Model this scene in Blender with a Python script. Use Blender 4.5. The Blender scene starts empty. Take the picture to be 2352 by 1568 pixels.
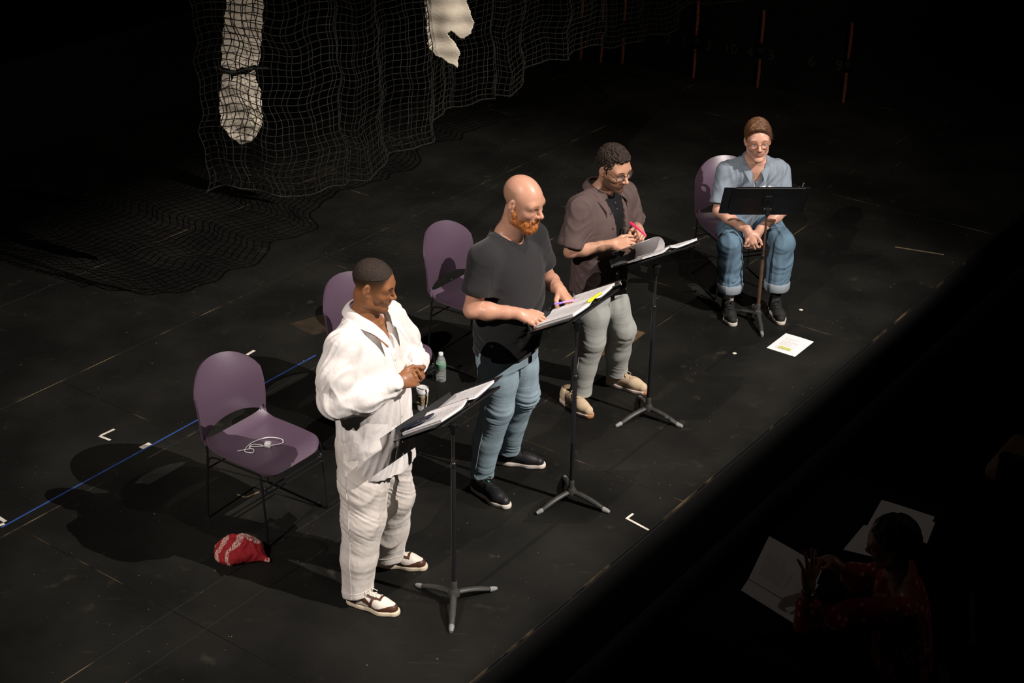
import bpy, math, random
import numpy as np
from mathutils import Matrix, Vector
from mathutils.bvhtree import BVHTree
rng = np.random.RandomState(7); random.seed(7)
SC = bpy.context.scene; COL = SC.collection
D2R = math.pi/180
def V(*a): return np.array(a, float)

# ------------------------------------------------------------------ camera, world, lights, exposure
PITCH, ROLL, FPX, CAMH = 27.0, 0.8, 3500.0, 4.71
cd = bpy.data.cameras.new('camera'); cam = bpy.data.objects.new('camera', cd); COL.objects.link(cam)
cd.sensor_width = 36.0; cd.sensor_fit = 'HORIZONTAL'; cd.lens = 36.0*FPX/2352.0; cd.clip_end = 200
cam.matrix_world = (Matrix.Translation((0, -CAMH/math.tan(PITCH*D2R), CAMH)) @ Matrix.Rotation((90-PITCH)*D2R, 4, 'X') @ Matrix.Rotation(ROLL*D2R, 4, 'Z'))
SC.camera = cam
SC.view_settings.view_transform = 'Standard'; SC.view_settings.look = 'None'
SC.view_settings.gamma = 1.0; SC.view_settings.exposure = 0.12; SC.view_settings.use_curve_mapping = False
w = bpy.data.worlds.new('World'); SC.world = w; w.use_nodes = True
w.node_tree.nodes['Background'].inputs[0].default_value = (1.0, 0.98, 0.95, 1); w.node_tree.nodes['Background'].inputs[1].default_value = 0.0030

STAGE_AZ = 54.0                                   # the boards run this way; the house lies to its right
AX = V(math.cos(STAGE_AZ*D2R), math.sin(STAGE_AZ*D2R), 0); BX = V(AX[1], -AX[0], 0)
STAGE_EDGE = 2.42
def AB(a, b, z=0.0): p = AX*a + BX*b; return V(p[0], p[1], z)

KEY_POS = V(11.4, -8.1, 13.4); KEY_AIM = V(-0.1, -0.75, 0.4)
def spot(name, pos, aim, power, deg, blend, size, col):
    l = bpy.data.lights.new(name, 'SPOT'); l.energy = power; l.spot_size = deg*D2R; l.spot_blend = blend
    l.shadow_soft_size = size; l.color = col
    o = bpy.data.objects.new(name, l); COL.objects.link(o); o.location = Vector(pos)
    o.rotation_euler = (Vector(aim)-Vector(pos)).to_track_quat('-Z', 'Y').to_euler(); return o
spot('key_spotlight', KEY_POS, KEY_AIM, 16000, 29, 0.65, 0.014, (1.0, 0.925, 0.865))
TOP_POS = V(2.6, -3.1, 7.8); TOP_AIM = V(0.1, -0.9, 0.5)
spot('top_spotlight', TOP_POS, TOP_AIM, 650, 46, 0.8, 0.012, (1.0, 0.90, 0.82))
FILL_POS = V(-6.5, -11.5, 10.9); FILL_AIM = V(0.1, -0.9, 0.5)
spot('fill_spotlight', FILL_POS, FILL_AIM, 5200, 25, 0.8, 0.014, (1.0, 0.90, 0.84))
spot('added_house_spill', V(4.4, -2.0, 5.2), V(1.7, -3.0, 0.3), 21, 50, 0.9, 0.08, (1.0, 0.90, 0.80))  # added lamp standing in for stage spill over the dark table
spot('added_upstage_fill', V(4.2, -0.6, 6.0), V(0.4, 3.9, 1.5), 420, 64, 0.9, 0.08, (1.0, 0.86, 0.70))  # added lamp without a known fixture, brightens the net, wall bars and numbers

# ------------------------------------------------------------------ materials
MATS = {}
def mat(name, col=(0.5, 0.5, 0.5), rough=0.6, spec=0.4, metal=0.0, var=0.0, vscale=8.0, bump=0.0, bscale=40.0, bstretch=None, attr=False, trans=0.0, ior=1.45, alpha=1.0, sheen=0.0, coat=0.0, sss=0.0):
    if name in MATS: return MATS[name]
    m = bpy.data.materials.new(name); m.use_nodes = True; nt = m.node_tree; N = nt.nodes; L = nt.links
    p = N['Principled BSDF']
    p.inputs['Base Color'].default_value = (*col, 1); p.inputs['Roughness'].default_value = rough
    p.inputs['Specular IOR Level'].default_value = spec; p.inputs['Metallic'].default_value = metal
    p.inputs['Transmission Weight'].default_value = trans; p.inputs['IOR'].default_value = ior; p.inputs['Alpha'].default_value = alpha
    p.inputs['Sheen Weight'].default_value = sheen; p.inputs['Coat Weight'].default_value = coat
    if sss: p.inputs['Subsurface Weight'].default_value = sss; p.inputs['Subsurface Radius'].default_value = (0.012, 0.005, 0.003); p.inputs['Subsurface Scale'].default_value = 1.0
    tc = N.new('ShaderNodeTexCoord'); src = None
    if attr:
        a = N.new('ShaderNodeAttribute'); a.attribute_name = 'Col'; src = a.outputs['Color']
    if var > 0:
        n = N.new('ShaderNodeTexNoise'); n.inputs['Scale'].default_value = vscale; n.inputs['Detail'].default_value = 5; L.new(tc.outputs['Object'], n.inputs['Vector'])
        r = N.new('ShaderNodeMapRange'); r.inputs['From Min'].default_value = 0.25; r.inputs['From Max'].default_value = 0.75
        r.inputs['To Min'].default_value = 1-var; r.inputs['To Max'].default_value = 1+var; L.new(n.outputs['Fac'], r.inputs['Value'])
        mx = N.new('ShaderNodeVectorMath'); mx.operation = 'SCALE'
        if src is None:
            c = N.new('ShaderNodeRGB'); c.outputs[0].default_value = (*col, 1); src = c.outputs[0]
        L.new(src, mx.inputs[0]); L.new(r.outputs['Result'], mx.inputs['Scale']); src = mx.outputs['Vector']
    if src is not None: L.new(src, p.inputs['Base Color'])
    if bump > 0:
        n2 = N.new('ShaderNodeTexNoise'); n2.inputs['Scale'].default_value = bscale; n2.inputs['Detail'].default_value = 6
        if bstretch:
            mp = N.new('ShaderNodeMapping'); mp.inputs['Scale'].default_value = bstretch; L.new(tc.outputs['Object'], mp.inputs['Vector']); L.new(mp.outputs['Vector'], n2.inputs['Vector'])
        else: L.new(tc.outputs['Object'], n2.inputs['Vector'])
        b = N.new('ShaderNodeBump'); b.inputs['Strength'].default_value = bump; b.inputs['Distance'].default_value = 0.004
        L.new(n2.outputs['Fac'], b.inputs['Height']); L.new(b.outputs['Normal'], p.inputs['Normal'])
    MATS[name] = m; return m

def floor_material():
    m = bpy.data.materials.new('black_stage_paint'); m.use_nodes = True; nt = m.node_tree; N = nt.nodes; L = nt.links; p = N['Principled BSDF']
    tc = N.new('ShaderNodeTexCoord'); geo = N.new('ShaderNodeNewGeometry')
    def noise(scale, det=4, stretch=None, rot=0):
        n = N.new('ShaderNodeTexNoise'); n.inputs['Scale'].default_value = scale; n.inputs['Detail'].default_value = det
        mp = N.new('ShaderNodeMapping'); mp.inputs['Scale'].default_value = stretch or (1, 1, 1); mp.inputs['Rotation'].default_value = (0, 0, rot)
        L.new(geo.outputs['Position'], mp.inputs['Vector']); L.new(mp.outputs['Vector'], n.inputs['Vector']); return n.outputs['Fac']
    def ramp(src, a, b, lo=0.0, hi=1.0):
        r = N.new('ShaderNodeMapRange'); r.inputs['From Min'].default_value = a; r.inputs['From Max'].default_value = b
        r.inputs['To Min'].default_value = lo; r.inputs['To Max'].default_value = hi; L.new(src, r.inputs['Value']); return r.outputs['Result']
    def mul(a, b):
        x = N.new('ShaderNodeMath'); x.operation = 'MULTIPLY'; L.new(a, x.inputs[0]); L.new(b, x.inputs[1]); return x.outputs[0]
    def add(a, b):
        x = N.new('ShaderNodeMath'); x.operation = 'ADD'; L.new(a, x.inputs[0]); L.new(b, x.inputs[1]); return x.outputs[0]
    wear = ramp(noise(1.6, 9), 0.40, 0.68)
    scuff = mul(ramp(noise(5, 6, (1, 5, 1), 0.9), 0.62, 0.76), ramp(noise(1.7, 3), 0.50, 0.66))
    scuff2 = mul(ramp(noise(9, 7, (1, 1, 1), 0.2), 0.60, 0.72), ramp(noise(2.3, 3), 0.50, 0.62))
    vo = N.new('ShaderNodeTexVoronoi'); vo.inputs['Scale'].default_value = 7.5; vo.inputs['Randomness'].default_value = 1.0; L.new(geo.outputs['Position'], vo.inputs['Vector'])
    speck = ramp(vo.outputs['Distance'], 0.034, 0.020)
    vo2 = N.new('ShaderNodeTexVoronoi'); vo2.inputs['Scale'].default_value = 19; L.new(geo.outputs['Position'], vo2.inputs['Vector'])
    speck = add(speck, mul(ramp(vo2.outputs['Distance'], 0.055, 0.030), ramp(noise(1.3, 2), 0.44, 0.56)))
    base = N.new('ShaderNodeMix'); base.data_type = 'RGBA'; base.inputs['A'].default_value = (0.0062, 0.0060, 0.0052, 1); base.inputs['B'].default_value = (0.0165, 0.0160, 0.0135, 1); L.new(wear, base.inputs['Factor'])
    m1 = N.new('ShaderNodeMix'); m1.data_type = 'RGBA'; L.new(ramp(add(scuff, scuff2), 0, 1, 0, 0.55), m1.inputs['Factor']); L.new(base.outputs['Result'], m1.inputs['A']); m1.inputs['B'].default_value = (0.038, 0.034, 0.026, 1)
    m2 = N.new('ShaderNodeMix'); m2.data_type = 'RGBA'; L.new(ramp(speck, 0, 1, 0, 0.75), m2.inputs['Factor']); L.new(m1.outputs['Result'], m2.inputs['A']); m2.inputs['B'].default_value = (0.24, 0.21, 0.16, 1)
    L.new(m2.outputs['Result'], p.inputs['Base Color'])
    L.new(ramp(wear, 0, 1, 0.62, 0.5), p.inputs['Roughness']); p.inputs['Specular IOR Level'].default_value = 0.16
    b = N.new('ShaderNodeBump'); b.inputs['Strength'].default_value = 0.12; b.inputs['Distance'].default_value = 0.003; L.new(noise(30, 6), b.inputs['Height']); L.new(b.outputs['Normal'], p.inputs['Normal'])
    return m
def edge_material():
    m = bpy.data.materials.new('worn_board_edge'); m.use_nodes = True; nt = m.node_tree; N = nt.nodes; L = nt.links; p = N['Principled BSDF']
    geo = N.new('ShaderNodeNewGeometry'); n = N.new('ShaderNodeTexNoise'); n.inputs['Scale'].default_value = 3.2; n.inputs['Detail'].default_value = 7; L.new(geo.outputs['Position'], n.inputs['Vector'])
    r = N.new('ShaderNodeMapRange'); r.inputs['From Min'].default_value = 0.54; r.inputs['From Max'].default_value = 0.66; L.new(n.outputs['Fac'], r.inputs['Value'])
    mx = N.new('ShaderNodeMix'); mx.data_type = 'RGBA'; mx.inputs['A'].default_value = (0.006, 0.006, 0.005, 1); mx.inputs['B'].default_value = (0.13, 0.088, 0.045, 1); L.new(r.outputs['Result'], mx.inputs['Factor'])
    L.new(mx.outputs['Result'], p.inputs['Base Color']); p.inputs['Roughness'].default_value = 0.7; p.inputs['Specular IOR Level'].default_value = 0.2
    return m

# ------------------------------------------------------------------ mesh helpers
def tag(o, label=None, cat=None, group=None, kind=None):
    if label: o['label'] = label
    if cat: o['category'] = cat
    if group: o['group'] = group
    if kind: o['kind'] = kind
    return o
def empty(name, loc=(0, 0, 0), rz=0.0, parent=None):
    o = bpy.data.objects.new(name, None); COL.objects.link(o); o.location = Vector(loc); o.rotation_euler = (0, 0, rz); o.empty_display_size = 0.05
    if parent: o.parent = parent
    return o
def mesh_obj(name, verts, faces, mats, parent=None, smooth=True, mi=None, colors=None):
    me = bpy.data.meshes.new(name)
    verts = np.asarray(verts, np.float32)
    if isinstance(faces, np.ndarray) and faces.ndim == 2:
        nf, k = faces.shape
        me.vertices.add(len(verts)); me.vertices.foreach_set('co', verts.ravel())
        me.loops.add(nf*k); me.loops.foreach_set('vertex_index', faces.astype(np.int32).ravel())
        me.polygons.add(nf); me.polygons.foreach_set('loop_start', np.arange(0, nf*k, k, dtype=np.int32)); me.polygons.foreach_set('loop_total', np.full(nf, k, np.int32))
        me.update(calc_edges=True)
    else:
        me.from_pydata([tuple(map(float, v)) for v in verts], [], [tuple(map(int, f)) for f in faces]); me.update()
    if not isinstance(mats, (list, tuple)): mats = [mats]
    for m in mats: me.materials.append(m)
    n = len(me.polygons)
    if mi is not None: me.polygons.foreach_set('material_index', np.asarray(mi, np.int32))
    me.polygons.foreach_set('use_smooth', np.full(n, bool(smooth)))
    if colors is not None:
        a = me.attributes.new('Col', 'FLOAT_COLOR', 'POINT'); c4 = np.ones((len(verts), 4), np.float32); c4[:, :3] = colors; a.data.foreach_set('color', c4.ravel())
    me.update()
    o = bpy.data.objects.new(name, me); COL.objects.link(o)
    if parent: o.parent = parent
    return o
def basis(d):
    d = np.asarray(d, float); d = d/np.linalg.norm(d); a = V(0, 0, 1) if abs(d[2]) < 0.9 else V(1, 0, 0)
    s = np.cross(a, d); s /= np.linalg.norm(s); return s, np.cross(d, s), d
class MB:
    def __init__(s): s.v = []; s.f = []; s.m = []; s.cur = 0; s.T = None
    def _add(s, vs, fs):
        o = len(s.v)
        if s.T is not None: vs = [s.T[:3, :3] @ np.asarray(p, float) + s.T[:3, 3] for p in vs]
        s.v += [tuple(p) for p in vs]; s.f += [tuple(i+o for i in f) for f in fs]; s.m += [s.cur]*len(fs)
    def box(s, c, sz, R=None, ch=0.0):
        c = np.asarray(c, float); h = np.asarray(sz, float)/2; R = np.eye(3) if R is None else R
        if ch <= 0:
            P = [c+R @ (h*V(x, y, z)) for x in (-1, 1) for y in (-1, 1) for z in (-1, 1)]
            s._add(P, [(0, 1, 3, 2), (4, 6, 7, 5), (0, 4, 5, 1), (2, 3, 7, 6), (0, 2, 6, 4), (1, 5, 7, 3)])
        else:   # chamfered in plan and on top / bottom edges
            k = [(h[0]-ch, -h[1]), (h[0], -h[1]+ch), (h[0], h[1]-ch), (h[0]-ch, h[1]), (-h[0]+ch, h[1]), (-h[0], h[1]-ch), (-h[0], -h[1]+ch), (-h[0]+ch, -h[1])]
            P = []
            for z, q in ((-h[2], 1), (-h[2]+ch, 0), (h[2]-ch, 0), (h[2], 1)):
                for x, y in k:
                    xx = x-(np.sign(x)*ch if q else 0); yy = y-(np.sign(y)*ch if q else 0); P.append(c+R @ V(xx, yy, z))
            F = [tuple(range(7, -1, -1)), tuple(range(24, 32))]
            for l in range(3):
                for i in range(8): F.append((l*8+i, l*8+(i+1) % 8, l*8+8+(i+1) % 8, l*8+8+i))
            s._add(P, F)
        return s
    def tube(s, pts, r, n=8, cap=True, flat=1.0, closed=False):
        pts = [np.asarray(p, float) for p in pts]; m = len(pts); rr = r if hasattr(r, '__len__') else [r]*m
        P = []; prev = None
        for i, p in enumerate(pts):
            if closed: d = pts[(i+1) % m]-pts[i-1]
            else: d = pts[min(i+1, m-1)]-pts[max(i-1, 0)]
            d = d/(np.linalg.norm(d)+1e-12)
            if prev is None: a, b, _ = basis(d)
            else:
                a = prev-d*np.dot(prev, d); a /= np.linalg.norm(a)+1e-12; b = np.cross(d, a)
            prev = a
            for k in range(n):
                t = 2*math.pi*k/n; P.append(p+(a*math.cos(t)+b*math.sin(t)*flat)*rr[i])
        F = []
        for i in range(m if closed else m-1):
            j = (i+1) % m
            for k in range(n): F.append((i*n+k, i*n+(k+1) % n, j*n+(k+1) % n, j*n+k))
        if cap and not closed: F += [tuple(range(n-1, -1, -1)), tuple(range((m-1)*n, m*n))]
        s._add(P, F); return s
    def lathe(s, prof, c=(0, 0, 0), n=24, R=None):
        c = np.asarray(c, float); R = np.eye(3) if R is None else R; P = []; m = len(prof)
        for r, z in prof:
            for k in range(n): t = 2*math.pi*k/n; P.append(c+R @ V(r*math.cos(t), r*math.sin(t), z))
        F = [(i*n+k, i*n+(k+1) % n, (i+1)*n+(k+1) % n, (i+1)*n+k) for i in range(m-1) for k in range(n)]
        F += [tuple(range(n-1, -1, -1)), tuple(range((m-1)*n, m*n))]
        s._add(P, F); return s
    def prism(s, outline, z0, z1, fn=None):
        n = len(outline); P = [V(x, y, z0) for x, y in outline]+[V(x, y, z1) for x, y in outline]
        if fn: P = [fn(p) for p in P]
        s._add(P, [tuple(range(n-1, -1, -1)), tuple(range(n, 2*n))]+[(i, (i+1) % n, n+(i+1) % n, n+i) for i in range(n)]); return s
    def sheet(s, fn, nu, nv, th=0.0):
        """thin sheet fn(u,v) with thickness th along its normal"""
        G = np.array([[fn(i/nu, j/nv) for j in range(nv+1)] for i in range(nu+1)], float)
        du = np.gradient(G, axis=0); dv = np.gradient(G, axis=1); n = np.cross(du, dv); n /= np.linalg.norm(n, axis=2, keepdims=True)+1e-12
        W = nv+1; id_ = lambda i, j, t=0: t*(nu+1)*W+i*W+j
        if th <= 0:
            s._add(list(G.reshape(-1, 3)), [(id_(i, j), id_(i+1, j), id_(i+1, j+1), id_(i, j+1)) for i in range(nu) for j in range(nv)]); return s
        P = list((G+n*th/2).reshape(-1, 3))+list((G-n*th/2).reshape(-1, 3)); F = []
        for i in range(nu):
            for j in range(nv):
                F.append((id_(i, j), id_(i+1, j), id_(i+1, j+1), id_(i, j+1))); F.append((id_(i, j+1, 1), id_(i+1, j+1, 1), id_(i+1, j, 1), id_(i, j, 1)))
        for i in range(nu):
            F.append((id_(i+1, 0), id_(i, 0), id_(i, 0, 1), id_(i+1, 0, 1))); F.append((id_(i, nv), id_(i+1, nv), id_(i+1, nv, 1), id_(i, nv, 1)))
        for j in range(nv):
            F.append((id_(0, j), id_(0, j+1), id_(0, j+1, 1), id_(0, j, 1))); F.append((id_(nu, j+1), id_(nu, j), id_(nu, j, 1), id_(nu, j+1, 1)))
        s._add(P, F); return s
    def build(s, name, mats, parent=None, smooth=False, angle=40):
        o = mesh_obj(name, s.v, s.f, mats, parent, smooth, s.m)
        if smooth and angle:
            try: o.data.set_sharp_from_angle(angle=angle*D2R)
            except Exception: pass
        return o
def rounded(wd, ht, r, n=5):
    o = []
    for cx, cy, a0 in ((wd/2-r, ht/2-r, 0), (-wd/2+r, ht/2-r, 90), (-wd/2+r, -ht/2+r, 180), (wd/2-r, -ht/2+r, 270)):
        for k in range(n+1): t = (a0+90*k/n)*D2R; o.append((cx+r*math.cos(t), cy+r*math.sin(t)))
    return o
def copy_tree(o, parent=None):
    c = o.copy(); COL.objects.link(c)
    if parent: c.parent = parent
    for ch in list(o.children): copy_tree(ch, c)
    return c
def spline(pts, n):
    """Catmull-Rom through pts"""
    P = np.array(pts, float); P = np.vstack([2*P[0]-P[1], P, 2*P[-1]-P[-2]]); out = []
    m = len(P)-3
    for k in range(n+1):
        t = k/n*m; i = min(int(t), m-1); u = t-i; a, b, c, d = P[i], P[i+1], P[i+2], P[i+3]
        out.append(0.5*((2*b)+(-a+c)*u+(2*a-5*b+4*c-d)*u*u+(-a+3*b-3*c+d)*u**3))
    return out
# ------------------------------------------------------------------ structure
M_floor = floor_material(); M_edge = edge_material()
M_black = mat('black_paint', (0.012, 0.012, 0.012), 0.6, 0.3)
M_wall = mat('dark_wall_paint', (0.006, 0.0058, 0.0055), 0.9, 0.1, var=0.3, vscale=2)
def stage_xf():  # local x along the boards, y towards upstage
    return Matrix(((AX[0], -BX[0], 0, 0), (AX[1], -BX[1], 0, 0), (0, 0, 1, 0), (0, 0, 0, 1)))
fl = MB(); STAGE_EDGE = 1.96; HOUSE_Z = -0.5
fl.box((1.5, 5.0-STAGE_EDGE+0.005, -0.262), (17, 10, 0.48))
floor_o = fl.build('floor', M_black); floor_o.matrix_world = stage_xf() ; tag(floor_o, 'black painted stage floor of large boards', 'floor', kind='structure')
# boards: rows between seams across the stage, cut at staggered places along it
seamsB = [1.95, 0.66, 0.42, -0.80, -1.96, -3.18, -4.40, -5.6]
me_cache = {}
for r in range(len(seamsB)-1):
    b1, b0 = seamsB[r], seamsB[r+1]; wB = b1-b0
    a = -5.89 + (0.0 if r % 2 == 0 else 1.22)
    if r in (1, 2): a = -5.89
    while a < 8.0:
        ln = 2.44
        key = (round(wB, 3), round(ln, 3))
        if key not in me_cache:
            b = MB(); g = 0.001; ch = 0.0024; hx, hy = ln/2-g, wB/2-g
            P = []
            for z, k in ((-0.018, 0), (-ch, 0), (0.0, ch)):
                P += [(-hx+k, -hy+k, z), (hx-k, -hy+k, z), (hx-k, hy-k, z), (-hx+k, hy-k, z)]
            b._add(P, [(8, 9, 10, 11)]); b.cur = 1
            b._add(P, [(i+l, (i+1) % 4+l, (i+1) % 4+l+4, i+l+4) for l in (0, 4) for i in range(4)])
            o = b.build('floor_board', [M_floor, M_edge]); me_cache[key] = o.data
        else:
            o = bpy.data.objects.new('floor_board', me_cache[key]); COL.objects.link(o)
        o.parent = floor_o; o.location = (a+ln/2, -(b0+b1)/2, 0.0)
        a += ln
fl2 = MB(); fl2.box((0, 0, HOUSE_Z-0.05), (40, 40, 0.1)); hf = fl2.build('floor', mat('house_floor', (0.004, 0.004, 0.004), 0.95, 0.05)); tag(hf, 'dark floor of the house below the stage', 'floor', kind='structure')
# side wall far upstage with painted line numbers and rust red bars
WP, WAZ = V(1.62, 6.26, 0.35), -28.0
WD = V(math.cos(WAZ*D2R), math.sin(WAZ*D2R), 0); WN = V(WD[1], -WD[0], 0)       # WN faces the stage
if WN[1] > 0: WN = -WN
wl = MB(); wl.box((0, 0.1, 2.6), (16, 0.2, 7.0)); wo = wl.build('wall_back', M_wall)
RW = Matrix(((WD[0], -WN[0], 0, WP[0]), (WD[1], -WN[1], 0, WP[1]), (0, 0, 1, 0), (0, 0, 0, 1)))
wo.matrix_world = RW; tag(wo, 'black wall far behind the stage', 'wall', kind='structure')
M_num = mat('faded_number_paint', (0.035, 0.034, 0.032), 0.9, 0.1)
def text_part(body, size, mtx, m, name, parent=None, ext=0.001):
    cu = bpy.data.curves.new(name, 'FONT'); cu.body = body; cu.size = size; cu.extrude = ext; cu.align_x = 'CENTER'; cu.align_y = 'CENTER'
    t = bpy.data.objects.new(name, cu); COL.objects.link(t)
    dg = bpy.context.evaluated_depsgraph_get(); me = bpy.data.meshes.new_from_object(t.evaluated_get(dg)); bpy.data.objects.remove(t)
    me.name = name; me.materials.clear(); me.materials.append(m)
    o = bpy.data.objects.new(name, me); COL.objects.link(o)
    if parent: o.parent = parent
    o.matrix_local = mtx; return o
for s_, tx in ((-0.05, '2'), (0.17, '11'), (0.40, '3'), (0.64, '10'), (0.85, '4'), (1.08, '5'), (1.50, '6'), (1.78, '9')):
    text_part(tx, 0.15, Matrix.Translation((s_, -0.002, 0.34)) @ Matrix.Rotation(math.pi/2, 4, 'X'), M_num, 'painted_number', wo)
M_rust = mat('rust_red_paint', (0.17, 0.05, 0.028), 0.6, 0.3, var=0.35, vscale=6)
bars = [(-1.02, 'leftmost'), (-0.78, 'second from the left'), (-0.53, 'third from the left'), (0.28, 'just right of the net hem'), (0.98, 'right of the painted figure four'), (1.88, 'rightmost')]
for k, (s_, lb) in enumerate(bars):
    p = WP+WD*s_+WN*0.06; e = empty('rigging_bar', (p[0], p[1], 0.0)); e.rotation_euler = (0, 0, WAZ*D2R)
    tag(e, 'rust red upright rigging bar on the dark back wall, %s' % lb, 'rigging bar', 'rust red bars on the back wall')
    for z0, z1 in ((-0.02, 0.30), (0.44, 0.80)):
        z0 += 0.02*k % 0.05; b = MB(); b.tube([(0, 0, z0), (0.004, 0, (z0+z1)/2), (0, 0, z1)], [0.013, 0.017, 0.015], 8); b.build('bar_section', M_rust, e, True)
    b = MB(); b.box((0, 0.025, 0.38), (0.05, 0.05, 0.06), ch=0.005); b.build('bracket', M_black, e)

# ------------------------------------------------------------------ spike tape
M_tape = mat('white_tape', (0.62, 0.58, 0.49), 0.7, 0.2, var=0.2, vscale=30); M_blue = mat('blue_tape', (0.025, 0.07, 0.27), 0.6, 0.3, var=0.35, vscale=12); M_tan = mat('worn_tan_tape', (0.17, 0.13, 0.08), 0.8, 0.1, var=0.4, vscale=30)
def strip(p, q, wd, name, m, label, cat='tape', group=None, extra=None):
    b = MB(); segs = [(p, q)]+(extra or [])
    for i, (a_, c_) in enumerate(segs):
        a_ = V(*a_, 0); c_ = V(*c_, 0); d = c_-a_; L_ = np.linalg.norm(d); d /= L_; n = V(-d[1], d[0], 0); nn = max(1, int(L_/0.12))
        for k in range(nn):
            j0, j1 = (rng.uniform(-1, 1, 2)*0.0012); s0, s1 = a_+d*L_*k/nn, a_+d*L_*(k+1)/nn
            z = 0.0006+0.0003*i
            P = [s0-n*wd/2, s1-n*wd/2, s1+n*wd/2, s0+n*wd/2]
            b._add([V(x[0], x[1], 0.0001) for x in P]+[V(x[0], x[1], z) for x in P], [(3, 2, 1, 0), (4, 5, 6, 7), (0, 1, 5, 4), (1, 2, 6, 5), (2, 3, 7, 6), (3, 0, 4, 7)])
    o = b.build(name, m); tag(o, label, cat, group); return o
bl0, bl1 = AB(-3.50, -0.885), AB(-2.52, -0.90)
strip((-2.770, -2.318), (-1.305, -0.238), 0.011, 'tape_line', M_blue, 'long thin blue tape line running across the boards behind the chairs')
g_ = 'white spike tape marks'
strip((-2.474, -1.326), (-2.409, -1.247), 0.017, 'tape_mark', M_tape, 'white tape corner mark on the floor left of the blue line', 'tape mark', g_, [((-2.480, -1.332), (-2.403, -1.378))])
strip((-2.200, -1.465), (-2.155, -1.410), 0.036, 'tape_mark', M_tape, 'small white tape rectangle at the blue line behind the shadow', 'tape mark', g_)
strip((-2.84, -2.20), (-2.765, -2.262), 0.022, 'tape_mark', M_tape, 'white tape mark at the near left end of the blue line', 'tape mark', g_, [((-2.80, -2.31), (-2.765, -2.28))])
strip((-1.765, -0.25), (-1.725, -0.185), 0.022, 'tape_mark', M_tape, 'white tape strip on the floor behind the leftmost chair back', 'tape mark', g_)
strip((0.652, -2.143), (0.690, -2.095), 0.014, 'tape_mark', M_tape, 'white tape corner mark on the floor near the stage edge', 'tape mark', g_, [((0.648, -2.140), (0.765, -2.256))])
strip((-1.490, -1.985), (-1.425, -1.925), 0.011, 'tape_mark', M_tan, 'worn tan tape corner mark on the floor under the leftmost chair', 'tape mark', 'worn tape', [((-1.492, -1.985), (-1.545, -1.955))])
strip((2.98, 1.72), (3.33, 1.58), 0.018, 'tape_mark', M_tan, 'dim pale tape strip on the dark floor at far right', 'tape mark', 'worn tape')
for (x, y, r_, lb) in ((1.50, -0.13, 0.014, 'round white sticker on the floor left of the loose page'), (2.06, 0.56, 0.014, 'round white sticker on the floor right of the seated man')):
    b = MB(); b.lathe([(r_, 0.0001), (r_, 0.0008), (r_*0.8, 0.001)], (x, y, 0), 14); tag(b.build('floor_sticker', M_tape), lb, 'sticker')
def patch(pts, name, m, label):
    b = MB(); b.prism([(p[0], p[1]) for p in pts], 0.0001, 0.0008); tag(b.build(name, m), label, 'floor patch')
patch([(0.44, -0.33), (0.80, -0.03), (0.92, 0.16), (0.84, 0.22), (0.72, 0.05), (0.50, -0.24)], 'bare_patch', mat('bare_hardboard', (0.085, 0.05, 0.028), 0.8, 0.1, var=0.3, vscale=10), 'bare brown hardboard patch on the floor behind the third reader\'s legs')
patch([(-1.55, 0.22), (-1.30, 0.40), (-1.10, 0.28), (-1.36, 0.05)], 'bare_patch', mat('bare_grey', (0.03, 0.022, 0.014), 0.85, 0.1, var=0.4, vscale=14), 'faint scuffed brown patch on the floor upstage of the chairs')

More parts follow.
